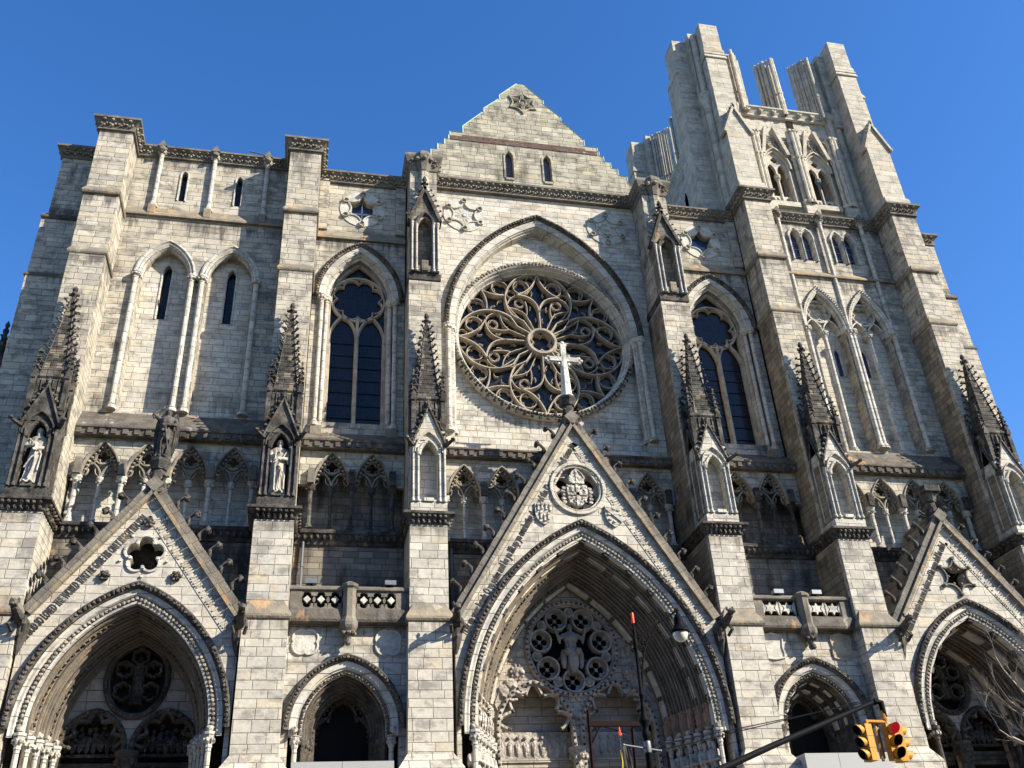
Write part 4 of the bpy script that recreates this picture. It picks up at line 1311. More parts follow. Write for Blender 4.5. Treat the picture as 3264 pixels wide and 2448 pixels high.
    part(f, 'roll_moulding', ROLL, gable)
    f = MB(); f.grid([[(x, y, z) for x, z in arch(hw, rise, zs, 10.0, d, 0, 20)] for d, y in pr + pr2])
    part(f, 'archivolt', PORT, gable, label='sooty inner archivolts')
    lv = MB()
    for i in range(N):
        if i % 2 == (1 if big else 0):
            d = d0 + dd * (i + .62); y = y0 + dy * (i + .72)
            for x, z, dx, dz in along(arch(hw, rise, zs, 12.4, d, 0, 20), .3):
                lv.blob((x, y, z), (.13, .16, .13), .3)
    part(lv, 'leaf_carving', PORTC, gable)
    # pale voussoir blocks left uncarved between dark gaps
    if kind != 'left':
        for d, y, st, ln, th, ts in ((1.0, Y + .1, 1.62, .56, .08, .6), (1.3, Y + 1.05, 1.75, .58, .09, 1.3), (D - .18, yb - .62, 1.75, .74, .14, .9)):
            if d > D - .5 and kind == 'nave' or d < D - .3 or kind == 'right':
                for x, z, dx, dz in along(arch(hw, rise, zs, None, d, 0, 20), st, ts / st):
                    v = MB(); v.obox((x, z), (dx, dz), (-dz, dx), ln, th, y, y + .62); part(v, 'voussoir', VOUS, gable)
        for x, z, dx, dz in along(arch(hw, rise, zs, None, 1.03, 0, 20), 1.62, .87):
            g2 = MB(); g2.obox((x, z), (dx, dz), (-dz, dx), .17, .13, Y + .06, Y + .5); part(g2, 'carved_block', DARK, gable)
    # jambs: capitals, shafts and little figures
    for s in (-1, 1):
        for i in range(N + 1):
            jb = MB(); cpn = MB()
            d = .82 + (D - .82) * i / (N + .3); y = Y + .05 + (yb - Y - .4) * i / (N + .5)
            x = s * (hw - d - .05)
            jb.lathe(x, y, [(.13, ZF), (.13, 11.35), (.17, 11.4), (.15, 11.5), (.26, 11.9), (.29, 11.95), (.29, 12.1)], 8)
            for q in range(7): cpn.blob((x + .22 * math.cos(q * .9), y + .22 * math.sin(q * .9), 11.72), (.09, .09, .14), .25)
            cpn.blob((x, y - .05, 12.25), (.2, .2, .2), .25)
            part(jb, 'column', MOLD if kind != 'right' else PORT, gable); part(cpn, 'capital', MOLDC, gable)
    # gargoyles at the gable feet
    gz = foot - .55
    for s in (-1, 1):
        g = MB()
        g.tube([(s * (hw - .1), Y + .3, gz - .2), (s * (hw + .05), Y - .5, gz), (s * (hw + .1), Y - 1.1, gz + .12), (s * (hw + .15), Y - 1.6, gz + .3)], .34, 8, r1=.17)
        g.blob((s * (hw + .15), Y - 1.75, gz + .4), (.22, .3, .22), .1); g.blob((s * (hw + .16), Y - 2.0, gz + .3), (.13, .16, .1), .1)
        for a in (-1, 1):
            g.blob((s * (hw + .15) + a * .17, Y - 1.6, gz + .6), (.07, .08, .14)); g.tube([(s * (hw + .05) + a * .25, Y - .7, gz + .1), (s * (hw + .05) + a * .35, Y - 1.0, gz - .35), (s * (hw + .05) + a * .25, Y - .6, gz - .6)], .1, 5)
        g.lathe(s * (hw + .0), Y - .1, [(.05, gz - 1.6), (.16, gz - 1.3), (.3, gz - .8), (.36, gz - .2)], 8)
        part(g, 'gargoyle', BRONZ, gable)
    # tympanum
    tw = hw - D + .15
    tym = MB()
    ta = arch(hw, rise, zs, ZF, D - .1, 0, 16)
    da = 2.4 if big else 1.72           # twin door arches
    dh = {'nave': 2.15, 'left': 1.55, 'right': 1.55}[kind]
    dz = 12.9 if big else 12.1
    dr = 2.6 if big else 1.85
    lower = []
    for c in ((-da, da)):
        lower += [arch(dh, dr, dz, ZF + .01, cx=c, n=10)]
    tp = [(-tw, ZF)] + ta[1:-1] + [(tw, ZF)]
    hole2 = [circ(0, 17.45, 2.58, 44)] if big else [[(p[0], p[1]) for p in vesica(0, 15.55, 1.42, 1.82)]]
    tym.plate(tp[::-1], lower + hole2, yb, yb + .7)
    ty = part(tym, 'tympanum', TYMP, gable)
    o = MB(); bl = MB()
    ring = circ(0, 17.45, 2.68, 52) if big else vesica(0, 15.55, 1.52, 1.92)
    o.mull(ring, .13, yb - .22, yb + .1, True)
    o.mull(circ(0, 17.45, 2.5, 50) if big else vesica(0, 15.55, 1.38, 1.76), .06, yb - .05, yb + .3, True)
    for x, z, dx, dzz in along(ring + ring[:1], .3): bl.blob((x, yb - .2, z), .085, .2)
    for c in (-da, da):
        aa = arch(dh, dr, dz, 10.4, cx=c, n=12)
        o.mull(aa, .14, yb - .22, yb + .1)
        for x, z, dx, dzz in along(arch(dh, dr, dz, 10.6, .0, c, 12), .34): bl.blob((x, yb - .22, z), .085, .2)
        # cusps
        ins = arch(dh, dr, dz, None, .05, c, 14)
        n = len(ins)
        for (i0, i1) in ((0, n // 5), (n // 5, 2 * n // 5), (2 * n // 5, n - 1 - 2 * n // 5), (n - 1 - 2 * n // 5, n - 1 - n // 5), (n - 1 - n // 5, n - 1)):
            A, B = ins[i0], ins[i1]
            mid = ins[(i0 + i1) // 2]
            ce = (c, dz + .3)
            A2 = (A[0] + (ce[0] - A[0]) * .3, A[1] + (ce[1] - A[1]) * .22); B2 = (B[0] + (ce[0] - B[0]) * .3, B[1] + (ce[1] - B[1]) * .22)
            o.mull(bez(A2, (2 * mid[0] - (A2[0] + B2[0]) / 2, 2 * mid[1] - (A2[1] + B2[1]) / 2), B2, 7), .11, yb - .1, yb + .25)
            bl.blob((A2[0], yb - .05, A2[1]), .13, .2)
    part(o, 'tracery', TREL if big else PORT, ty); part(bl, 'ballflower', PORTC, ty)
    # doors, lintels, trumeau and frieze below
    v = MB()
    for c in (-da, da):
        v.box(c - dh, c + dh, yb + 1.3, yb + 1.4, 12.95 if big else 11.7, 16.2 if big else 14.2)
    part(v, 'recess_back', TYMP if big else PORT, ty)
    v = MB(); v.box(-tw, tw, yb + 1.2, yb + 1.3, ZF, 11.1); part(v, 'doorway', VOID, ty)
    fr = MB()
    for c in (-da, da):
        fr.box(c - dh, c + dh, yb + .72, yb + 1.2, 11.55 if big else 11.85, 12.95 if big else 12.0)
        n = 9
        z0, h = (11.6, 1.25) if big else (12.0, 1.2)
        for i in range(n):
            x = c - dh * .85 + i * dh * 1.7 / (n - 1); hh = h * rnd.uniform(.85, 1.0)
            fr.blob((x, yb + .72, z0 + hh * .4), (.16, .12, hh * .42), .2); fr.blob((x + rnd.uniform(-.04, .04), yb + .66, z0 + hh * .88), .11, .1)
    part(fr, 'frieze', TREL if big else PORTC, ty)
    ln = MB()
    for c in (-da, da):
        for q, (za, zb, yy) in enumerate(((11.35, 11.55, .62), (11.1, 11.35, .72), (10.85, 11.1, .85))): ln.box(c - dh, c + dh, yb + yy, yb + 1.25, za, zb)
    part(ln, 'lintel', TYMP if big else PORT, ty)
    tr = MB(); tr.lathe(0, yb + .1, [(.3, ZF), (.3, 10.9), (.36, 11.0), (.34, 11.2), (.55, 11.75), (.6, 11.8), (.6, 12.0)], 8, .39)
    for q in range(8): tr.blob((.45 * math.cos(q * .785), yb + .1 + .45 * math.sin(q * .785), 11.5), (.15, .15, .22), .2)
    part(tr, 'trumeau', TREL if big else PORT, ty)
    if big:
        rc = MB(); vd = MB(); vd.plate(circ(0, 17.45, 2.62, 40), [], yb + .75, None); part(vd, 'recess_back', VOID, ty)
        for i in range(7):
            a = -math.pi / 2 + i * 2 * math.pi / 7
            x, z = 1.86 * math.cos(a), 17.45 + 1.86 * math.sin(a)
            q = MB(); q.mull(circ(x, z, .62, 26), .09, yb - .1, yb + .4, True)
            q.plate(circ(x, z, .6, 24), [circ(x + .27 * math.cos(t), z + .27 * math.sin(t), .2, 12) for t in (0, math.pi / 2, math.pi, 3 * math.pi / 2)], yb + .25, yb + .5)
            part(q, 'quatrefoil_roundel', TREL, ty)
            b = a + math.pi / 7; x, z = 2.12 * math.cos(b), 17.45 + 2.12 * math.sin(b)
            rc.plate(circ(x, z, .3, 16), [], yb - .02, yb + .4); rosette(rc, x, yb - .05, z, .18)
        part(rc, 'boss', TREL, ty)
        # relief beasts of the spandrels
        for s in (-1, 1):
            q = MB()
            # lion: haunch, chest, maned head, forelegs, tail; above it a kneeling winged figure
            q.blob((s * 4.15, yb, 15.05), (.42, .17, .38), .08); q.blob((s * 3.7, yb - .02, 15.45), (.45, .18, .36), .08)
            q.blob((s * 3.3, yb - .08, 16.0), (.34, .2, .4), .18); q.blob((s * 3.12, yb - .18, 16.05), (.2, .16, .22), .1); q.blob((s * 3.0, yb - .26, 15.95), (.1, .1, .09), .1)
            for dz in (0, .22):
                q.tube([(s * 3.6, yb - .1, 15.3 - dz), (s * 3.2, yb - .14, 15.05 - dz), (s * 2.8, yb - .12, 15.1 - dz * .6)], .09, 6, r1=.07)
            q.tube([(s * 4.2, yb - .05, 14.8), (s * 3.75, yb - .1, 14.5), (s * 3.35, yb - .1, 14.55)], .12, 6, r1=.08)
            q.tube([(s * 4.4, yb, 14.9), (s * 4.65, yb - .03, 14.3), (s * 4.45, yb - .05, 13.8), (s * 4.6, yb - .05, 13.5)], .06, 6)
            for i in range(10): q.blob((s * (3.3 + .36 * math.cos(i * .63)), yb - .1, 16.05 + .4 * math.sin(i * .63)), (.1, .09, .12), .25)
            q.blob((s * 3.4, yb - .02, 17.35), (.24, .15, .5), .1); q.blob((s * 3.22, yb - .1, 18.0), (.15, .14, .18), .06); q.blob((s * 3.55, yb, 16.85), (.34, .13, .3), .12)
            q.tube([(s * 3.3, yb - .1, 17.6), (s * 3.1, yb - .16, 17.3), (s * 3.0, yb - .16, 17.5)], .07, 6)
            for i in range(5): q.tube([(s * 3.5, yb, 17.6), (s * (3.75 + .06 * i), yb - .02, 17.4 - i * .22), (s * (3.85 + .1 * i), yb, 16.9 - i * .24)], .055, 5)
            q.blob((s * 4.7, yb, 13.2), (.17, .12, .3), .2)
            q.solid('relief', TREL, ty, .045)
        q = MB(); q.blob((0, yb - .08, 13.7), (.4, .2, .25), .1); q.blob((-.3, yb - .12, 13.95), (.18, .16, .15)); q.box(-.45, .45, yb - .15, yb + .1, 13.2, 13.35)
        for z in (-.25, -.1, .15, .28): q.tube([(z, yb - .1, 13.6), (z, yb - .1, 13.35)], .05, 5)
        for i in range(14): q.blob((rnd.uniform(-1, 1), yb, 14.1 + rnd.uniform(0, .5)), (.14, .08, .12), .3)
        part(q, 'relief', TREL, ty)
        # stained relief panels of the right jamb, niche figures on the left jamb
        q = MB()
        for i in range(6):
            y = Y + .6 + i * .6; x = 6.2 - .24 * i
            q.box(x - .05, x + .3, y - .26, y + .26, 12.15, 13.5 - .02 * i); q.blob((x - .05, y, 12.75), (.13, .15, .5), .2); q.blob((x - .08, y, 13.35), .12)
        part(q, 'relief', RUSTY, gable, label='orange stained figure panels on the right jamb')
        q = MB()
        for i in range(6):
            y = Y + .6 + i * .6; x = -6.2 + .24 * i
            q.blob((x + .05, y, 12.9), (.13, .15, .5), .2); q.blob((x + .08, y, 13.5), .12); q.blob((x, y, 13.9), (.2, .2, .16), .2)
        part(q, 'relief', MOLDC, gable)
    else:
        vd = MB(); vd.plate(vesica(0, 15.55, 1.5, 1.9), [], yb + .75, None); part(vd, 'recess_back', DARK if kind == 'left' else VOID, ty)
        q = MB()
        for px, pz, rr in ((0, 16.75, .42), (-.72, 16.1, .4), (.72, 16.1, .4), (-.68, 14.95, .44), (.68, 14.95, .44)):
            q.mull(foil(px, pz, rr, 6, 36, .2), .09, yb - .02, yb + .5, True)
        part(q, 'tracery', PORT, ty)
        for c in (-da, da):
            q = MB()
            for i in range(7):
                x = c - 1.0 + i * .34; z = 12.35 + rnd.uniform(0, .35)
                q.blob((x, yb + .75, z), (.2, .18, .5), .2); q.blob((x + rnd.uniform(-.1, .1), yb + .65, z + .62), .15, .1)
                q.tube([(x, yb + .6, z + .3), (x + rnd.uniform(-.3, .3), yb + .5, z + rnd.uniform(-.1, .5))], .07, 5)
            part(q, 'relief', PORTC, ty)
    at()
    return gable

def vesica(cx, cz, hw, hh, n=14):
    """pointed-round oval"""
    return [(cx + hw * math.cos(t), cz + hh * math.sin(t)) for t in (2 * math.pi * i / (4 * n) for i in range(4 * n))]

portal(-23.5, 5.06, 7.1, 25.15, 17.8, 'left', 'FOR GOD SO LOVED THE WORLD THAT HE GAVE HIS ONLY BEGOTTEN SON')
portal(0, 7.4, 11.35, 30.75, 18.0, 'nave', 'Lift up your heads O ye gates and be ye lift up ye everlasting doors and the King of Glory shall come in')
portal(23.5, 5.06, 7.1, 25.15, 17.8, 'right', 'For unto us a child is born unto us a son is given: and his name shall be called')

def small_portal(s):
    cx = s * 12.98; at(cx)
    hw, rise, zs, Y = 3.0, 3.62, 12.35, 1.0
    m = MB()
    m.plate([(-3.15, ZF), (-3.15, 17.7), (3.15, 17.7), (3.15, ZF)], [arch(hw, rise, zs, ZF + .01, .3)], Y, Y + .5)
    p = part(m, 'small_portal', LOW)
    h = MB(); h.grid([[(x, y, z) for x, z in arch(hw, rise, zs, zs - .1, d)] for d, y in [(-.02, Y), (-.02, Y - .28), (.06, Y - .34), (.3, Y - .2), (.32, Y)]]); part(h, 'hood_mould', DARK, p)
    lv = MB()
    for x, z, dx, dz in along(arch(hw, rise, zs, None, .15), .2): lv.blob((x, Y - .28, z), .105, .3)
    part(lv, 'leaf_carving', DARKC, p); lv = MB()
    for x, z, dx, dz in along(arch(hw, rise, zs, 11.6, .85), .19): lv.blob((x, Y + .1, z), .1, .3)
    part(lv, 'leaf_carving', DARKC, p)
    a = MB(); a.grid([[(x, y, z) for x, z in arch(hw, rise, zs, 11.9, d)] for d, y in [(.3, Y - .02), (.32, Y - .1), (.6, Y - .06), (.64, Y + .06), (.7, Y + .04), (.74, Y + .2), (.95, Y + .22)]]); part(a, 'archivolt', MOLD, p)
    b = MB()
    pr = [(.95, Y + .22), (.95, Y + .6), (1.1, Y + .65), (1.12, Y + 1.1), (1.35, Y + 1.15), (1.36, Y + 1.7), (1.62, Y + 1.75), (1.64, Y + 2.4), (3.2, Y + 2.45)]
    b.grid([[(x, y, z) for x, z in arch(hw, rise, zs, ZF, min(d, 1.66))] for d, y in pr[:-1]])
    for d, y in ((1.0, Y + .5), (1.15, Y + 1.0), (1.4, Y + 1.55)): b.tube([(x, y, z) for x, z in arch(hw, rise, zs, 11.8, d)], .08, 6)
    part(b, 'archivolt', PORT, p, label='sooty inner archivolts')
    c = MB()
    for d, y in ((1.2, Y + 1.15), (1.5, Y + 1.75), (1.68, Y + 2.2)):
        for x, z, dx, dz in along(arch(hw, rise, zs, 11.9, d), .26): c.blob((x, y, z), .09, .25)
    part(c, 'leaf_carving', PORTC, p)
    if s > 0:
        for d, y in ((1.08, Y + .7), (1.4, Y + 1.3)):
            for x, z, dx, dz in along(arch(hw, rise, zs, None, d), .85): 
                v = MB(); v.obox((x, z), (dx, dz), (-dz, dx), .26, .08, y, y + .4); part(v, 'voussoir', VOUS, p)
    v = MB(); v.box(-3, 3, Y + 2.5, Y + 2.6, ZF, 16.5); part(v, 'doorway', VOID, p)
    t = MB()
    for sg in (-1, 1):
        t.mull(bez((sg * 1.45, 12.2), (sg * 1.5, 13.2), (sg * .6, 13.4), 8), .1, Y + 2.2, Y + 2.5); t.mull(bez((sg * .75, 13.1), (sg * .7, 13.9), (0, 14.2), 8), .1, Y + 2.2, Y + 2.5)
    part(t, 'tracery', PORT, p)
    for sg in (-1, 1):
        for i, (x, y) in enumerate(((2.35, Y + .12), (2.12, Y + .6), (1.9, Y + 1.1), (1.7, Y + 1.6))):
            jb = MB(); cp = MB()
            jb.lathe(sg * x, y, [(.12, ZF), (.12, 11.4), (.15, 11.45), (.24, 11.85), (.26, 12.0)], 8)
            for q in range(7): cp.blob((sg * x + .19 * math.cos(q * .9), y + .19 * math.sin(q * .9), 11.7), (.09, .09, .13), .25)
            part(jb, 'column', MOLD if i == 0 else PORT, p); part(cp, 'capital', MOLDC if i == 0 else PORT, p)
        cp = MB(); cp.blob((sg * 2.4, Y - .1, 12.25), (.2, .24, .22), .15); cp.blob((sg * 2.4, Y - .32, 12.15), (.12, .14, .12), .1); part(cp, 'grotesque', MOLDC, p)
    # sloping course, balustrade and corbelled pier over the arch
    st = MB(); st.ring(-3.0, 3.0, .55, 3.0, [(0, 17.5), (.1, 17.55), (.14, 17.68), (.02, 18.25)]); part(st, 'string_course', STRD, p)
    bl = MB(); bl.box(-3.05, 3.05, .62, .95, 18.2, 18.3); bl.ring(-3.05, 3.05, .6, 1.0, [(0, 19.25), (.06, 19.3), (.06, 19.42), (0, 19.5)])
    for sg in (-1, 1):
        bl.box(sg * 2.75 - .3, sg * 2.75 + .3, .64, .95, 18.3, 19.26)
        if s < 0:
            for i in range(3):
                x = sg * (.75 + i * .72) + sg * .0; z = 18.78
                bl.plate([(x - .36, 18.3), (x + .36, 18.3), (x + .36, 19.26), (x - .36, 19.26)], [foil(x, z, .44, 4, 40, .36)], .66, .9, True)
        else:
            for i in range(2):
                x = sg * (.92 + i * 1.06); z = 18.78
                t6 = [(x + (.43 if q % 2 == 0 else .25) * math.cos(math.pi / 2 + q * math.pi / 6), z + (.43 if q % 2 == 0 else .25) * math.sin(math.pi / 2 + q * math.pi / 6)) for q in range(12)]
                bl.box(x - .53, x - .47, .68, .9, 18.3, 19.26)
    part(bl, 'balustrade', COPE, p)
    ln = MB()
    if s < 0:
        for sg in (-1, 1):
            for i in range(3):
                x = sg * (.75 + i * .72); ln.obox((x, 18.78), (.71, .71), (-.71, .71), .14, .14, .62, .85)
    else:
        for sg in (-1, 1):
            for i in range(2):
                x = sg * (.92 + i * 1.06)
                ln.plate([(x + (.36 if q % 2 == 0 else .2) * math.cos(math.pi / 2 + q * math.pi / 6), 18.78 + (.36 if q % 2 == 0 else .2) * math.sin(math.pi / 2 + q * math.pi / 6)) for q in range(12)], [], .7, .85, True)
                for a in (-1, 1):
                    ln.plate([(x + a * .5, 18.34), (x + a * .5, 19.22), (x + a * .27, 18.78)][::a], [], .7, .85, True)
    part(ln, 'diamond', PANEL, p)
    ln = MB(); ln.box(-2.5, 2.5, 1.1, 1.2, 18.25, 19.3); part(ln, 'balustrade_back', DARK, p)
    pc = MB(); pc.lathe(0, .55, [(.12, 16.35), (.17, 16.5), (.12, 16.6), (.3, 17.0), (.46, 17.2), (.5, 17.3), (.5, 17.5), (.4, 17.7), (.36, 17.8), (.36, 19.3), (.46, 19.4), (.46, 19.55), (.2, 19.7)], 8, math.pi / 8)
    for q in range(8): pc.blob((.3 * math.cos(q * .785), .55 + .3 * math.sin(q * .785), 16.95), (.14, .14, .12), .25); 
    pc.blob((0, .3, 16.45), (.16, .18, .2), .1)
    part(pc, 'corbel', COPE, p)
    fl = MB()
    for x in (-2.15, 2.1):
        z = 16.62
        if s < 0:
            pts = foil(x, z, .72, 4, 48, .22, 0 + math.pi / 4)
        else:
            pts = [(x - .58, 16.0), (x - .35, 15.95), (x, 15.9), (x + .35, 15.95), (x + .58, 16.0), (x + .62, 16.25), (x + .55, 16.6), (x + .62, 17.0), (x + .58, 17.25), (x + .35, 17.3), (x, 17.38), (x - .35, 17.3), (x - .58, 17.25), (x - .62, 17.0), (x - .55, 16.6), (x - .62, 16.25)]
        q = MB(); q.plate(pts[::1], [], Y - .03, Y); q.mull(pts, .06, Y - .1, Y, True)
        part(q, 'panel', PANEL if (s < 0 or x < 0) else TANP, p, label='blank quatrefoil panel' if s < 0 else 'blank scalloped panel')
    sh = MB(); sh.box(-.7, .5, 3.32, 3.45, 19.3, 20.2); part(sh, 'louvre', VOID, p)
    dp = MB(); dp.tube([(-2.6, 3.2, 23.0), (-2.6, 3.15, 21.6), (-2.6, 3.15, 18.3)], .075, 7); dp.lathe(-2.6, 3.15, [(.1, 21.5), (.1, 21.7)], 7); part(dp, 'downpipe', PIPE, p)
    at()
small_portal(-1); small_portal(1)
at(); dp = MB(); dp.tube([(-7.0, 3.9, 23.2), (-7.0, 3.9, 18.0)], .08, 7); part(dp, 'downpipe', PIPE)
# ------------------------------------------------------------ upper stage of the right tower
def upper_tower():
    at(23.5)
    ZB = 52.9
    m = MB()
    # front wall with two deep openings
    ops = [(-2.1, 1.05), (1.66, 1.05)]
    holes = [arch(h, 1.75, 58.5, 54.4, cx=c, n=8) for c, h in ops]
    m.plate([(-5.0, ZB), (5.0, ZB), (5.0, 62.0), (-5.0, 62.0)], holes, 4.6, 5.8)
    m.box(-5.0, 5.0, 4.95, 6.0, 62.0, 65.0)
    m.add([(-5, 4.4, 65.6), (5, 4.4, 65.6), (5, 6.2, 67.3), (-5, 6.2, 67.3), (5, 7.4, 67.3), (-5, 7.4, 67.3)], [(0, 1, 2, 3), (3, 2, 4, 5)])
    m.box(-6.6, -6.2, 6, 18.5, 52, 65.2); m.box(6.2, 6.6, 6, 18.5, 52, 65.2); m.box(-6.4, 6.4, 18.2, 18.6, 52, 65)
    tw = part(m, 'belfry', NEWL, label='pale limestone belfry left unfinished')
    c = MB()
    c.ring(-4.0, 4.2, 4.8, 6, [(0, 64.7), (.12, 64.8), (.12, 65.0), (.3, 65.4), (.45, 65.5), (.45, 65.66)])
    for i in range(6):
        x = -3.4 + i * 1.22; c.blob((x, 4.5, 65.15), (.2, .2, .2), .3); c.blob((x - .13, 4.45, 65.3), .13, .2); c.blob((x + .13, 4.45, 65.25), .13, .2)
    part(c, 'cornice', NEWC, tw)
    v = MB(); v.box(-4.6, 4.6, 7.2, 7.4, 53, 61.6); bk = part(v, 'back_wall', NEWL, tw)
    v = MB()
    for cc, h in ops:
        v.plate(arch(.72, 1.0, 60.0, 54.0, cx=cc + .12, n=6), [], 7.15, None)  # dark plate on the back wall: shade inside the opening put into colour
    v.box(.3, .85, 4.85, 4.93, 63.7, 64.8)
    part(v, 'dark_opening_plate', VOID, tw)
    g = MB(); t = MB()
    for cc, h in ops:
        g.mull(arch(h + .16, 2.05, 58.5, 58.2, 0, cc, 9), .11, 4.25, 4.8)
        g.mull(arch(h + .02, 1.78, 58.5, 54.4, 0, cc, 9), .1, 4.4, 4.9)
        for sg in (-1, 1):      # steep gablet cut short at the top
            g.obox((cc + sg * .76, 61.2), (sg * .235, -.972), (.972, sg * .235), 1.65, .15, 4.0, 4.75)
            for i in range(6):
                crocket(g, (cc + sg * (1.22 - i * .13), 4.3, 59.8 + i * .5), (sg, 0, 0), .26)
        for i in range(12):
            g.mull(circ(cc + rnd.uniform(-.35, .35), 61.0 + rnd.uniform(-.35, .7), .15, 9), .04, 4.35, 4.6, True)
        g.blob((cc - .25, 4.2, 62.85), .2, .2); g.blob((cc + .6, 4.2, 62.7), .18, .2)
        # plate tracery
        hole = foil(cc, 59.35, .33, 4, 32, .3)
        two = [arch(.38, .75, 58.1, 57.4, cx=cc + sg * .46, n=7) for sg in (-1, 1)]
        ot = arch(h, 1.75, 58.5, 57.4, cx=cc, n=8)
        t.plate([(cc - h, 57.4)] + ot[1:-1] + [(cc + h, 57.4)] + [(cc + .84, 57.41)] + two[1][1:-1][::-1] + [(cc + .08, 57.41), (cc - .08, 57.41)] + two[0][1:-1][::-1] + [(cc - .84, 57.41)], [hole], 4.62, 4.9, True)
        k = MB(); column(k, cc, 4.76, 54.4, 57.7, .13, .6); part(k, 'column', PIPE if cc > 0 else NEWC, tw)
        for sg in (-1, 1):
            b = MB(); b.plate([(cc + sg * .5 - .42, 54.4), (cc + sg * .5 + .42, 54.4), (cc + sg * .5 + .42, 55.4), (cc + sg * .5 - .42, 55.4)], [arch(.2, .3, 54.95, 54.5, cx=cc + sg * .5, n=5)], 4.75, 4.95)
            part(b, 'balustrade', NEWC, tw)
        t.box(cc - 1.15, cc + 1.15, 4.2, 5.0, 53.9, 54.4)
    part(g, 'gablet', NEWC, tw); part(t, 'tracery', NEWC, tw)
    s = MB()
    for x, top in ((-3.75, 62.2), (0, 62.7), (3.65, 62.3)):
        for q, dx in enumerate((-.42, -.14, .16, .44)):
            y = 4.25 - .2 * (q in (1, 2)) ; r = .17
            s.lathe(x + dx, y, [(r * 1.6, 54.3), (r * 1.6, 54.6), (r, 54.75), (r, 59.2), (r * 1.4, 59.35), (r * 1.4, 59.5), (r, 59.6), (r, top - .25 * abs(dx)), (r * .8, top + .05 - .25 * abs(dx))], 8)
        s.box(x - .6, x + .6, 4.05, 4.7, 53.2, 54.35)
        for q in range(3): s.blob((x - .3 + q * .3, 4.0, top - .15), .2, .3)
    part(s, 'shaft_cluster', NEWC, tw)
    st = MB(); st.box(-4, 4, 4.5, 4.98, 61.9, 62.15)
    for i in range(16): st.blob((-3.6 + i * .48, 4.45, 61.6 + .12 * (i % 2)), (.14, .1, .14), .3)
    part(st, 'string_course', NEWC, tw)
    # front buttresses
    for X in (-6.33, 6.35):
        b = MB()
        b.box(X - 1.02, X + 1.02, 2.2, 6.5, 53.6, 59.75)
        b.ring(X - 1.04, X + 1.04, 2.0, 6, [(.1, 53.2), (.06, 53.75), (-.02, 53.95)])
        b.plate([(X - 1.02, 59.75), (X + 1.02, 59.75), (X, 62.55)], [], 2.2, 3.2)
        b.box(X - .92, X + .92, 2.95, 5.6, 59.7, 69.6)
        b.box(X - .86, X + .86, 3.02, 5.6, 69.6, 74.0)
        bb = part(b, 'buttress', NEWL, tw)
        q = MB()
        for k, (za, zb, o) in enumerate(((69.4, 69.85, .14), (69.85, 70.25, .09), (70.25, 70.65, .04))):
            q.ring(X - .92, X + .92, 2.97, 5.6, [(0, za), (o, za + .08), (o, za + .2), (0, zb + .1)])
        for sg in (-1, 1):
            q.obox((X + sg * .58, 61.05), (sg * .37, -.93), (.93, sg * .37), 1.75, .1, 2.02, 3.0)
            for i in range(7): q.blob((X + sg * (1.15 - i * .155), 2.2, 59.7 + i * .45), (.13, .14, .13), .3)
            q.blob((X + sg * 1.2, 2.15, 59.5), .18, .2)
        q.blob((X, 2.1, 62.75), .15, .2)
        part(q, 'string_course', NEWL, tw)
    # side buttresses, corner fillets and far corners
    for sg in (-1, 1):
        for (ya, yb2, zt, front) in ((5.2, 7.1, 74.0, True), (17.6, 19.5, 73.6, False)):
            b = MB()
            x0, x1 = sg * 9.0, sg * 6.7
            b.box(min(x0, x1), max(x0, x1), ya, yb2, 52, zt)
            xa, xb = sg * 7.7, sg * 6.4
            b.box(min(xa, xb), max(xa, xb), ya - .75, ya + .1, 52, zt + .3)
            xa, xb = sg * 9.25, sg * 6.7
            b.box(min(xa, xb), max(xa, xb), ya - .15, yb2 + .15, 52, 69.3)
            b.ring(min(xa, xb), max(xa, xb), ya - .15, yb2, [(0, 69.2), (.1, 69.3), (.1, 69.45), (-.1, 70.2)])
            b.lathe(sg * 6.95, ya - .9 if front else ya - .9, [(.3, 53), (.3, 65.2), (.42, 65.6), (.46, 65.8), (.3, 66.0)], 8)
            b.box(sg * 6.9 - .5, sg * 6.9 + .5, ya - 1.2, ya + .2, 65.4, 65.75)
            part(b, 'buttress', NEWL, tw)
        for i, (xx, yy, zt) in enumerate(((5.05, 4.75, 65.4), (4.45, 4.85, 65.2))):
            b = MB(); b.lathe(sg * xx, yy, [(.38, 53.5), (.38, 64.4), (.4, 64.5), (.55, 65.3), (.58, 65.4), (.58, 65.7), (.3, 66.2)], 8); part(b, 'shaft_cluster', NEWC, tw)
    b = MB(); b.lathe(-7.45, 4.1, [(.34, 53), (.34, 64.2), (.38, 64.4), (.56, 65.3), (.6, 65.4), (.6, 65.75), (.3, 66.2), (.26, 73.5)], 8, math.pi / 8); part(b, 'shaft_cluster', NEWC, tw)
    b = MB()
    b.box(-6.9, -6.55, 6.5, 18, 52, 65.0)
    b.ring(-6.6, 6.6, 6, 18, [(.2, 64.6), (.5, 65.2), (.55, 65.5), (.55, 65.7), (.1, 66.5)], False)
    part(b, 'belfry_wall', NEWL, tw)
    v = MB()
    for y in (9.6, 11.9): v.add([(-6.93, y, 54), (-6.93, y + .55, 54), (-6.93, y + .55, 61.2), (-6.93, y + .27, 62), (-6.93, y, 61.2)], [(4, 3, 2, 1, 0), (0, 1, 2, 3, 4)])
    part(v, 'dark_opening_plate', VOID, tw)
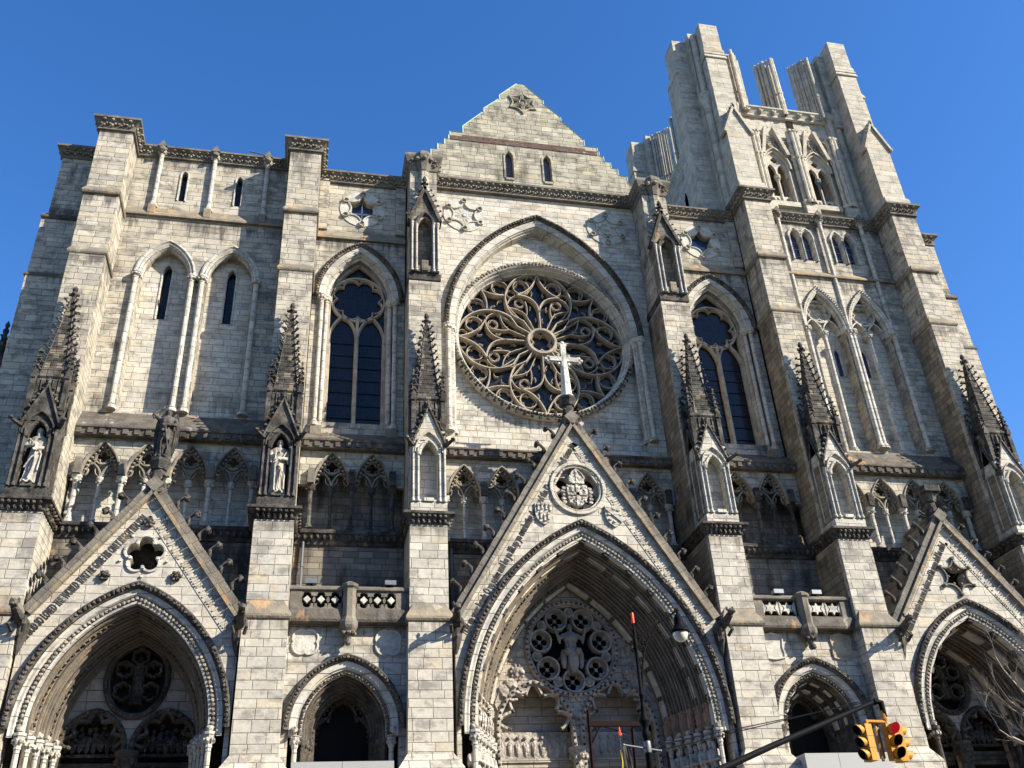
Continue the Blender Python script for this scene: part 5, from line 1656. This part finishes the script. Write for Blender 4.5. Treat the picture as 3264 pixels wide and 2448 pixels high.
    # stumps of reeded jambs for the unbuilt stage
    def reeds(xa, ya, xb, yb2, n, zt, core=None):
        r = MB(); q = MB()
        for i in range(n):
            k = i / (n - 1); x = xa + (xb - xa) * k; y = ya + (yb2 - ya) * k
            rr = (.145 if i % 2 == 0 else .09) * (1.15 if n < 6 else 1)
            zz = zt - rnd.uniform(0, .12)
            r.lathe(x, y, [(rr, 65.0), (rr, 67.55), (rr * 1.35, 67.65), (rr * 1.35, 67.8), (rr, 67.9), (rr, zz)], 8)
        if core: r.box(*core, 65, zt - .1)
        part(r, 'reeded_jamb', NEWC, tw)
    reeds(.05, 4.45, -1.0, 5.5, 5, 72.4, (-.75, .75, 5.15, 5.9)); reeds(.2, 4.45, 1.0, 5.5, 4, 72.4)
    reeds(3.75, 4.25, 2.45, 5.6, 8, 72.9, (3.2, 5.6, 4.7, 6.0)); reeds(-3.9, 4.25, -2.6, 5.6, 8, 72.6, (-5.6, -3.2, 4.7, 6.0))
    b = MB(); b.box(4.75, 5.5, 4.2, 5.6, 64, 73.3); b.box(-5.5, -4.75, 4.2, 5.6, 64, 73.0); part(b, 'reeded_jamb', NEWL, tw)
    reeds(-7.1, 16.6, -5.7, 15.2, 8, 73.8, (-6.6, -5.4, 16.2, 17.6)); reeds(-6.6, 12.9, -6.3, 11.6, 4, 72.6, (-6.4, -5.9, 11.9, 12.8))
    m = MB(); m.box(-6.0, 6.0, 6.2, 18.2, 60, 64); part(m, 'belfry_core', NEWL, tw)
    at()
upper_tower()

# ------------------------------------------------------------ statues
def figure(name, x, y, z, H, mat, pose, label, cat='statue', group=None, face=0.0, vox=None):
    """draped standing figure, one continuous surface, front towards -Y"""
    at()
    m = MB(); s = H
    V = lambda a, b, c: (x + a * s, y + b * s, z + c * s)
    lean = pose.get('lean', 0.0)
    seat = pose.get('seated', False)
    prof = ([(0, .13, .10), (.03, .135, .105), (.1, .12, .095), (.3, .115, .092), (.46, .12, .095), (.56, .108, .085), (.64, .112, .08), (.74, .135, .085), (.80, .14, .08), (.835, .1, .065), (.855, .05, .05), (.9, .045, .045)])
    n = 22; rings = []
    for h, rx, ry in prof:
        cx = lean * math.sin(h * 3.0)
        ring = []
        for i in range(n):
            a = 2 * math.pi * i / n
            f = 1 + (.13 * math.sin(7 * a + 4 * h + pose.get('ph', 0)) + .07 * math.sin(11 * a - 3 * h)) * (1 if h < .62 else .35 if h < .8 else 0)
            ring.append(V(cx + rx * f * math.cos(a), ry * f * math.sin(a), h))
        rings.append(ring)
    m.grid(rings, True); m.add(rings[0], [tuple(reversed(range(n)))]); m.add(rings[-1], [tuple(range(n))])
    hx = lean * math.sin(2.85) + pose.get('tilt', 0)
    def ell(c, sz):
        nn = 10; rr = []
        for i in range(1, nn):
            p = math.pi * i / nn
            rr.append([(c[0] + sz[0] * s * math.sin(p) * math.cos(2 * math.pi * q / 12), c[1] + sz[1] * s * math.sin(p) * math.sin(2 * math.pi * q / 12), c[2] - sz[2] * s * math.cos(p)) for q in range(12)])
        m.grid(rr, True); m.add(rr[0], [tuple(reversed(range(12)))]); m.add(rr[-1], [tuple(range(12))])
    ell(V(hx, -.012, .935), (.052, .06, .072))            # skull
    ell(V(hx, -.066, .925), (.012, .018, .02))             # nose
    ell(V(hx, -.055, .945), (.034, .012, .009))            # brow
    ell(V(hx, -.035, .888), (.036, .03, .045 if pose.get('beard') else .018))
    for a in (-1, 1): ell(V(hx + a * .052, 0, .93), (.012, .018, .022))
    ell(V(hx, .018, .945), (.06, .058, .075))
    if pose.get('beard'): ell(V(hx, -.05, .86), (.03, .025, .05))
    # feet
    for a in (-1, 1): ell(V(a * .05, -.115, .015), (.032, .06, .02))
    for path in pose['arms']:
        pts = [V(*p) for p in path]
        rr = (.046, .038, .026)
        m.tube(pts[:2], rr[0] * s, 8, r1=rr[1] * s); m.tube(pts[1:3], rr[1] * s, 8, r1=rr[2] * s)
        hnd = path[2]; d = Vector(path[2]) - Vector(path[1]); d.normalize()
        ell(V(hnd[0] + d.x * .02, hnd[1] + d.y * .02, hnd[2] + d.z * .02), (.024, .02, .03))
        sd = d.cross(Vector((0, 1, 0))); sd = sd.normalized() if sd.length > .1 else Vector((1, 0, 0))
        for q in range(4):
            b = Vector(hnd) + d * .035 + sd * (-.018 + .012 * q)
            e = b + d * (.034 + .008 * (q in (1, 2))) + Vector((0, -.012, -.006))
            m.tube([V(*b), V(*e)], .0075 * s, 5)
        b = Vector(hnd) + d * .015 + sd * .024; m.tube([V(*b), V(*(b + d * .02 + sd * .016))], .0085 * s, 5)
        # hanging sleeve
        el = path[1]; m.tube([V(*el), V(el[0] * .96, el[1], el[2] - .09)], .036 * s, 7, r1=.016 * s)
    for p in pose.get('drape', []):
        m.tube([V(*q) for q in p], .015 * s, 6)
    for p, r0, r1 in pose.get('props', []):
        m.tube([V(*q) for q in p], r0 * s, 6, r1=r1 * s)
    for c, sz in pose.get('lumps', []):
        ell(V(*c), sz)
    o = m.solid(name, mat, None, vox or H * .0085)
    tag(o, label, cat, group)
    return o

saint_a = dict(beard=1, ph=.5, lean=.03, arms=[[(-.12, -.0, .79), (-.15, -.06, .64), (-.04, -.13, .63)], [(.12, -.0, .79), (.155, -.05, .63), (.05, -.13, .58)]],
               drape=[[(-.12, -.07, .78), (0, -.12, .66), (.11, -.09, .5), (.1, -.1, .2)], [(.11, -.07, .6), (-.02, -.13, .42), (-.1, -.1, .25)], [(.02, -.12, .55), (.05, -.125, .3), (.0, -.13, .05)]],
               lumps=[((0.0, -.14, .65), (.055, .02, .05))])
saint_b = dict(beard=1, ph=2.2, lean=-.015, arms=[[(-.12, 0, .79), (-.145, -.06, .64), (-.05, -.13, .68)], [(.12, 0, .79), (.15, -.05, .62), (.04, -.13, .6)]],
               drape=[[(.12, -.06, .78), (.05, -.12, .6), (-.06, -.12, .5)], [(-.1, -.08, .55), (.02, -.13, .45), (.1, -.1, .3), (.1, -.1, .05)], [(-.06, -.12, .5), (-.05, -.12, .05)], [(.04, -.12, .44), (.02, -.13, .05)]],
               props=[([(-.06, -.15, .56), (-.065, -.155, .78)], .013, .011)])
figure('statue', -29.84 + .02, .52, 24.62, 3.35, STATD, saint_a, 'pale bearded saint statue with bent arms in the leftmost blackened niche', group='saint statues in niches')
figure('statue', -17.17, .52, 24.62, 3.35, STATD, saint_b, 'pale saint statue with a short staff in the niche right of the left gable', group='saint statues in niches')
angel = dict(ph=1.1, lean=.01, arms=[[(-.13, 0, .8), (-.24, -.03, .88), (-.09, -.05, 1.0)], [(.13, 0, .79), (.19, -.06, .66), (.02, -.14, .63)]],
             drape=[[(-.1, -.08, .6), (.04, -.13, .5), (.1, -.1, .3), (.06, -.12, .05)], [(.06, -.12, .58), (-.04, -.13, .3), (-.02, -.14, .05)]],
             props=[([(0, -.15, .62), (.1, -.17, .1)], .016, .012)], lumps=[((0, -.13, .42), (.04, .03, .05)), ((.05, -.13, .36), (.05, .03, .05)), ((-.03, -.13, .52), (.045, .03, .04))])
ag = figure('angel_statue', -23.45, .75, 26.55, 3.15, BRONZ, angel, 'dark winged angel statue with a raised arm on the left gable tip', 'statue')
for a in (-1, 1):
    w_ = MB(); rows = []
    for i in range(9):
        k = i / 8; zz = 29.25 - 2.7 * k; wv = .16 + .36 * math.sin(math.pi * min(1, k * .9 + .12))
        rows.append([(-23.45 + a * (.12 + wv * q * .9 + .08), .98 + .12 * math.sin(q * 2.2), zz + .45 * math.sin(math.pi * q * .6) * (1 - k)) for q in (0, .33, .66, 1)])
    back = [[(p[0], p[1] + .12, p[2]) for p in r] for r in rows]
    w_.grid(rows); w_.grid(back, flip=True); w_.grid([[r[-1] for r in rows], [r[-1] for r in back]]); w_.grid([[r[0] for r in rows], [r[0] for r in back]], flip=True); w_.grid([rows[0], back[0]], flip=True); w_.grid([rows[-1], back[-1]])
    for q in (.35, .6, .85):
        w_.tube([(-23.45 + a * (.2 + .45 * q), .95, 28.9 - .25 * q), (-23.45 + a * (.2 + .4 * q), .93, 26.9 + .3 * q)], .035, 5, r1=.02)
    w_.build('wing', BRONZ, ag)
christ = dict(beard=1, ph=.2, arms=[[(-.13, 0, .79), (-.24, -.06, .68), (-.31, -.1, .86)], [(.13, 0, .79), (.24, -.06, .68), (.3, -.1, .88)]],
              drape=[[(-.1, -.08, .52), (-.05, -.15, .4), (-.06, -.14, .05)], [(.1, -.08, .52), (.05, -.15, .4), (.06, -.14, .05)], [(-.12, -.08, .5), (-.26, .02, .3), (-.34, .05, .26)], [(.12, -.08, .5), (.26, .02, .3), (.34, .05, .26)]],
              lumps=[((-.1, -.15, .42), (.075, .11, .075)), ((.1, -.15, .42), (.075, .11, .075)), ((-.17, -.05, .3), (.07, .07, .2)), ((.17, -.05, .3), (.07, .07, .2)), ((0, -.14, .25), (.11, .06, .24)), ((0, -.03, .7), (.15, .09, .12)), ((.31, -.11, .9), (.03, .03, .03))])
figure('statue', 0, 4.62, 15.95, 2.95, CHR, christ, 'enthroned robed figure with both hands raised inside the round opening over the central doors')
cru = dict(beard=1, arms=[[(-.13, 0, .79), (-.28, -.02, .82), (-.42, -.02, .85)], [(.13, 0, .79), (.28, -.02, .82), (.42, -.02, .85)]], drape=[], props=[([(-.5, .07, .84), (.5, .07, .84)], .045, .045)])
figure('statue', -23.5, 4.45, 14.3, 2.5, PORTC, cru, 'dark crucified figure with arms spread in the oval over the left doors')
ris = dict(beard=1, ph=3, arms=[[(-.13, 0, .79), (-.19, -.06, .66), (-.12, -.12, .8)], [(.13, 0, .79), (.2, -.05, .62), (.08, -.12, .6)]], drape=[[(-.1, -.08, .6), (.05, -.13, .4), (.08, -.1, .05)]])
figure('statue', 23.5, 4.45, 14.5, 2.1, PORTC, ris, 'dark robed figure in the oval over the right doors')
# jamb statues whose heads show at the bottom of the central portal
jamb = dict(beard=1, ph=1, arms=[[(-.13, 0, .79), (-.16, -.05, .62), (-.04, -.13, .62)], [(.13, 0, .79), (.16, -.05, .62), (.04, -.13, .66)]], drape=[[(-.1, -.08, .6), (.04, -.13, .4), (.05, -.12, .05)]])
j0 = figure('statue', 6.35, .95, 9.0, 2.55, STATD, jamb, 'dim standing jamb figure right of the central doors', 'statue', 'standing figures along the central door jambs', vox=.04)
for i in range(1, 5):
    o = j0.copy(); COL.objects.link(o); o.location = (-.26 * i, .62 * i, 0)
for i in range(4):
    o = j0.copy(); COL.objects.link(o); o.location = (-12.75 + .3 * i, .55 * i, .0)
    o['label'] = 'sunlit standing jamb figure left of the central doors'
# white cross on the middle gable
at(); m = MB(); Y = .8
m.lathe(0, Y, [(.5, 32.1), (.5, 32.2), (.34, 32.3), (.22, 34.6), (.2, 35.4)], 8, math.pi / 8)
m.box(-.95, .95, Y - .17, Y + .17, 34.8, 35.12); m.box(-.17, .17, Y - .172, Y + .172, 34.4, 36.1)
for px, pz in ((-1.0, 34.96), (1.0, 34.96), (0, 36.1)):
    for dx, dz in ((.16, 0), (-.16, 0), (0, .16), (0, -.16)): m.blob((px + dx, Y, pz + dz), .16, .1)
for a in (-1, 1):
    for b in (-1, 1): m.blob((a * .32, Y, 34.96 + b * .3), .15, .1); m.blob((a * .5, Y, 34.96 + b * .2), .1, .1)
tag(m.build('stone_cross', WHITE), 'white stone cross standing on the tip of the central gable', 'cross')

# ------------------------------------------------------------ boards, floodlights and frame at the doors
m = MB(); m.box(-15.42, -13.1, -1.0, .8, ZF, 10.42); m.box(-13.08, -10.68, -1.0, .8, ZF, 10.42)
tag(m.build('hoarding', BOARD), 'grey painted board hoarding in front of the small arch left of the central portal', 'hoarding')
m = MB(); m.box(10.42, 12.3, -1.0, .8, ZF, 10.5); m.box(12.32, 15.3, -1.0, .8, ZF, 10.5)
tag(m.build('hoarding', BOARD), 'white board hoarding under the small arch behind the traffic signal', 'hoarding')
for X, lb in ((-15.0, 'grey floodlight on the left balustrade, nearer the downpipe'), (-10.85, 'grey floodlight on the left balustrade, next to the central gable'),
              (11.6, 'grey floodlight on the right balustrade, left of its centre post'), (14.0, 'grey floodlight on the right balustrade, right of its centre post')):
    e = empty('floodlight', (X, .7, 19.5)); tag(e, lb, 'floodlight', 'floodlights on the balustrades')
    b = MB(); b.box(-.28, .28, -.22, .22, .12, .32); b.box(-.3, .3, -.25, -.2, .1, .34); b.build('housing', GREYM, e)
    b = MB(); b.box(-.05, .05, -.05, .05, 0, .14); b.box(-.2, .2, -.04, .04, 0, .03); b.build('bracket', METAL, e)
e = empty('steel_frame', (0, 2.0, ZF)); tag(e, 'dark rust red steel goalpost frame standing before the right central door', 'frame')
for pts in ([(-.12, 0, 0), (-.08, 0, 11.0)], [(2.0, 0, 0), (2.3, 0, 10.0), (2.62, 0, 10.3)]):
    b = MB(); b.tube(pts, .09, 4); b.build('post', STEEL, e)
b = MB(); b.box(-.1, 2.75, -.1, .1, 10.15, 10.4); b.build('beam', STEEL, e)
b = MB(); b.tube([(-.05, 0, 9.2), (.55, 0, 10.2)], .06, 5); b.build('brace', STEEL, e)
b = MB(); b.tube([(.6, -.05, 10.15), (2.2, -.05, 9.75)], .04, 5); b.build('brace', STEEL, e)

# ------------------------------------------------------------ lamp post with signal arm
PX, PY = -9.48, -33.0
lp = empty('lamp_post', (PX, PY, .14)); tag(lp, 'black cast iron lamp post with a red sleeved tip and a long signal arm', 'lamp post')
def lpart(m, name, mat, smooth=False, parent=None):
    o = m.build(name, mat, None, smooth)
    for v in o.data.vertices: v.co = (v.co.x - PX, v.co.y - PY, v.co.z - .14)
    o.parent = parent or lp
    return o
m = MB(); m.lathe(PX, PY, [(.2, .14), (.2, .3), (.15, .5), (.12, .9), (.08, 1.1), (.065, 1.3), (.056, 4.86), (.068, 4.88), (.068, 4.96), (.05, 4.99), (.06, 5.06), (.095, 5.13), (.1, 5.16), (.06, 5.21), (.044, 5.33), (.046, 5.35), (.046, 5.38), (.034, 5.41), (.036, 5.55), (.046, 5.56), (.046, 5.6), (.034, 5.62), (.03, 6.35), (.044, 6.4), (.045, 6.48), (.034, 6.56), (.024, 6.6), (.032, 6.66), (.018, 6.72), (.015, 6.86)], 14)
lpart(m, 'pole', METAL, True)
m = MB(); m.lathe(PX, PY, [(.026, 6.84), (.028, 6.86), (.028, 7.0), (.024, 7.03)], 10); lpart(m, 'red_sleeve', REDP, True)
m = MB(); m.tube([(PX + .03, PY, 6.45), (PX + .12, PY, 6.6), (PX + .5, PY, 6.88), (PX + .84, PY, 7.07)], .021, 8); m.tube([(PX + .82, PY, 7.1), (PX + .88, PY, 7.12), (PX + .9, PY, 7.08)], .025, 6)
m.tube([(PX + .03, PY, 5.62), (PX + .06, PY, 5.95), (PX + .13, PY, 6.3), (PX + .24, PY, 6.55), (PX + .45, PY, 6.78)], .018, 7)
m.blob((PX + .5, PY, 6.88), .032)
lpart(m, 'arm', METAL, True)
m = MB()
def curl(cx, cz, r, t0, turns):
    m.tube([(PX + cx + r * (1 - .75 * i / 16) * math.cos(t0 + turns * 2 * math.pi * i / 16), PY, cz + r * (1 - .75 * i / 16) * math.sin(t0 + turns * 2 * math.pi * i / 16)) for i in range(17)], .015, 6)
curl(.1, 6.38, .06, 0, 1.3); curl(.075, 6.2, .045, 1, -1.3); curl(.16, 6.5, .05, 2, 1.2); curl(.06, 6.06, .03, 0, 1.2); curl(-.05, 6.36, .035, 3, 1.2); curl(.055, 5.95, .02, 0, 1); curl(.27, 6.62, .03, 0, 1.2)
lpart(m, 'scrollwork', METAL, True)
HX = PX + .87
m = MB(); m.lathe(HX, PY, [(.015, 7.13), (.03, 7.1), (.03, 7.03), (.055, 7.0), (.075, 6.97), (.085, 6.9), (.09, 6.82), (.115, 6.77), (.155, 6.725), (.165, 6.71), (.165, 6.68), (.14, 6.675)], 20); lpart(m, 'lamp_hood', METAL, True)
m = MB(); m.lathe(HX, PY, [(.138, 6.69), (.137, 6.65), (.12, 6.59), (.085, 6.54), (.04, 6.515), (.005, 6.51)], 18); lpart(m, 'lamp_globe', GLOBE, True)
m = MB(); m.tube([(PX - .42, PY, 4.76), (PX + .22, PY, 4.66)], .016, 8); m.blob((PX - .42, PY, 4.76), .026); m.blob((PX + .22, PY, 4.66), .026); m.lathe(PX, PY, [(.055, 4.62), (.062, 4.66), (.062, 4.78), (.055, 4.82)], 12)
lpart(m, 'crossbar', GREYM, True)
TIP = (-4.16, -31.55, 5.8)
m = MB(); m.tube([(PX, PY, 3.9), (PX + (TIP[0] - PX) * .5, PY + (TIP[1] - PY) * .5, 4.87), TIP], .068, 10, r1=.042)
m.tube([TIP, (TIP[0] + .12, TIP[1] - .03, 5.78), (TIP[0] + .13, TIP[1] - .03, 5.5)], .075, 9, r1=.05)
lpart(m, 'signal_arm', METAL, True)
m = MB()
for za, zb, k in ((4.72, 5.82, 1.0), (4.62, 5.76, .92)):
    m.tube([(PX, PY, za), (PX + (TIP[0] - PX) * k, PY + (TIP[1] - PY) * k, zb)], .009, 5)
lpart(m, 'guy_wire', METAL)
# the two yellow signal heads hung from the arm tip
sg_ = empty('traffic_signal', (TIP[0] - .23, TIP[1] - .05, 5.2)); sg_.scale = (.92, .92, .92); tag(sg_, 'yellow traffic signal hanging from the arm tip, red light on', 'traffic signal')
def head(dx, ang, lit, dy=0.0):
    ca, sa = math.cos(ang), math.sin(ang)
    def P(a, b, c):          # a across, b towards the traffic, c up
        return (dx + a * ca + b * sa, dy + a * -sa * -1 + b * -ca, c)
    h = MB()
    for i in range(3):
        z = .06 - i * .245
        c8 = [P(*p) for p in ((-.125, -.1, z - .12), (.125, -.1, z - .12), (.125, .08, z - .12), (-.125, .08, z - .12), (-.125, -.1, z + .118), (.125, -.1, z + .118), (.125, .08, z + .118), (-.125, .08, z + .118))]
        h.add(c8, [(0, 1, 2, 3), (7, 6, 5, 4), (4, 5, 1, 0), (5, 6, 2, 1), (6, 7, 3, 2), (7, 4, 0, 3)])
        h.grid([[P(.11 * math.cos(t), .08, z + .11 * math.sin(t)) for t in (2 * math.pi * q / 18 for q in range(19))], [P(.105 * math.cos(t), .085, z + .105 * math.sin(t)) for t in (2 * math.pi * q / 18 for q in range(19))]])
    body = h.build('housing', YEL, sg_)
    for i in range(3):
        z = .06 - i * .245
        v = MB()
        for rad, f in ((.108, False), (.1, True)):
            v.grid([[P(rad * math.cos(t), .07, z + rad * math.sin(t)) for t in (R(-50) + R(280) * q / 16 for q in range(17))], [P(rad * math.cos(t), .07 + .2 * (.35 + .65 * (.5 + .5 * math.sin(t))), z + rad * math.sin(t)) for t in (R(-50) + R(280) * q / 16 for q in range(17))]], flip=f)
        d = MB(); d.f = []
        v2 = MB(); v2.v, v2.f = v.v[34:], [tuple(i - 34 for i in f) for f in v.f[16:]]; v.v, v.f = v.v[:34], v.f[:16]
        v.build('visor', YEL, body); d.add(v2.v, v2.f)
        d.add([P(.098 * math.cos(2 * math.pi * q / 18), .1, z + .098 * math.sin(2 * math.pi * q / 18)) for q in range(18)], [tuple(reversed(range(18))), tuple(range(18))])
        d.build('lens', REDL if (lit and i == 0) else BLK, body)
head(.42, R(4), True); head(-.14, R(-76), False, .05); head(.68, R(92), False, .2)
m = MB(); m.tube([(-.1, 0, .24), (.4, 0, .22)], .035, 6); m.tube([(.37, .02, .46), (.37, 0, .2)], .045, 8); m.blob((.37, 0, .27), .06); m.tube([(.14, .06, .2), (.14, .06, -.55)], .035, 6); m.tube([(-.08, 0, .24), (-.08, 0, .17)], .04, 6); m.tube([(.36, 0, .24), (.36, 0, .17)], .04, 6)
m.build('bracket', YEL, sg_)
m = MB(); m.box(.1, .2, .04, .1, -.5, .12); m.build('mounting_bar', GREYM, sg_)

# street barrier lamp with tape, seen beyond the lamp post
bx, by = -6.38, -22.0
e = empty('warning_pole', (bx, by, .14)); tag(e, 'thin dark pole with a small red lamp and hanging yellow and black tape', 'warning pole')
b = MB(); b.tube([(.05, 0, 0), (.04, 0, 6.95)], .028, 6); b.build('pole', BLK, e)
b = MB(); b.blob((.04, -.04, 7.05), (.06, .06, .075), .03); b.lathe(.04, -.04, [(.045, 7.12), (.02, 7.16), (.02, 7.24)], 8); b.build('lamp', REDP, e)
b = MB()
rows = [[(.0 + .025 * math.sin(z * 2.1) + .012 * q * (1 + .2 * z), -.05 + .03 * math.sin(z * 5 + q), 6.62 - z * .3) for q in range(4)] for z in range(8)]
b.grid(rows); b.grid([[(p[0], p[1] + .012, p[2]) for p in r] for r in rows], flip=True)
b.build('tape', YTAPE, e)
b = MB(); rows = [[(.1 + .05 * q + .03 * z, -.02 + .04 * math.sin(z + q), 6.75 - z * .42) for q in range(5)] for z in range(6)]
b.grid(rows); b.grid([[(p[0], p[1] + .012, p[2]) for p in r] for r in rows], flip=True); b.build('banner', BTAPE, e)

# ------------------------------------------------------------ bare street tree at the right edge
tr = empty('bare_tree', (16.6, -13.5, .14)); tag(tr, 'leafless street tree whose twigs reach in at the right edge', 'tree')
m = MB(); br = MB()
rt = random.Random(11)
def grow(p, d, L, r, depth):
    p = Vector(p); d = Vector(d).normalized(); pts = [p]; n = 4
    for i in range(n):
        d = (d + Vector((rt.uniform(-.16, .16), rt.uniform(-.16, .16), rt.uniform(-.06, .14)))).normalized()
        p = p + d * L / n; pts.append(p)
    br.tube([tuple(q) for q in pts], r, 5 if depth < 2 else 4, r1=r * .55)
    if depth < 4:
        for i in range(3):
            q = pts[rt.choice((1, 2, 3, 4))]
            a = Vector((rt.uniform(-1, 1), rt.uniform(-1, 1), rt.uniform(-.15, .8)))
            grow(q, (d * 1.1 + a * .85), L * rt.uniform(.45, .66), r * .52, depth + 1)
m.tube([(0, 0, 0), (.05, 0, 2.5), (0, .05, 5.2), (-.1, 0, 7.2)], .24, 10, r1=.16)
m.build('trunk', BARK, tr)
for d in ((-1, .1, .8), (.6, -.5, 1), (.3, .8, .9), (-.7, -.6, 1.1), (-.2, .2, 1.4), (-1, .3, .45), (-1, -.3, 1.25)):
    grow((-.1, 0, 7.0), d, 3.6, .085, 0)
br.build('crown', BARK, tr)
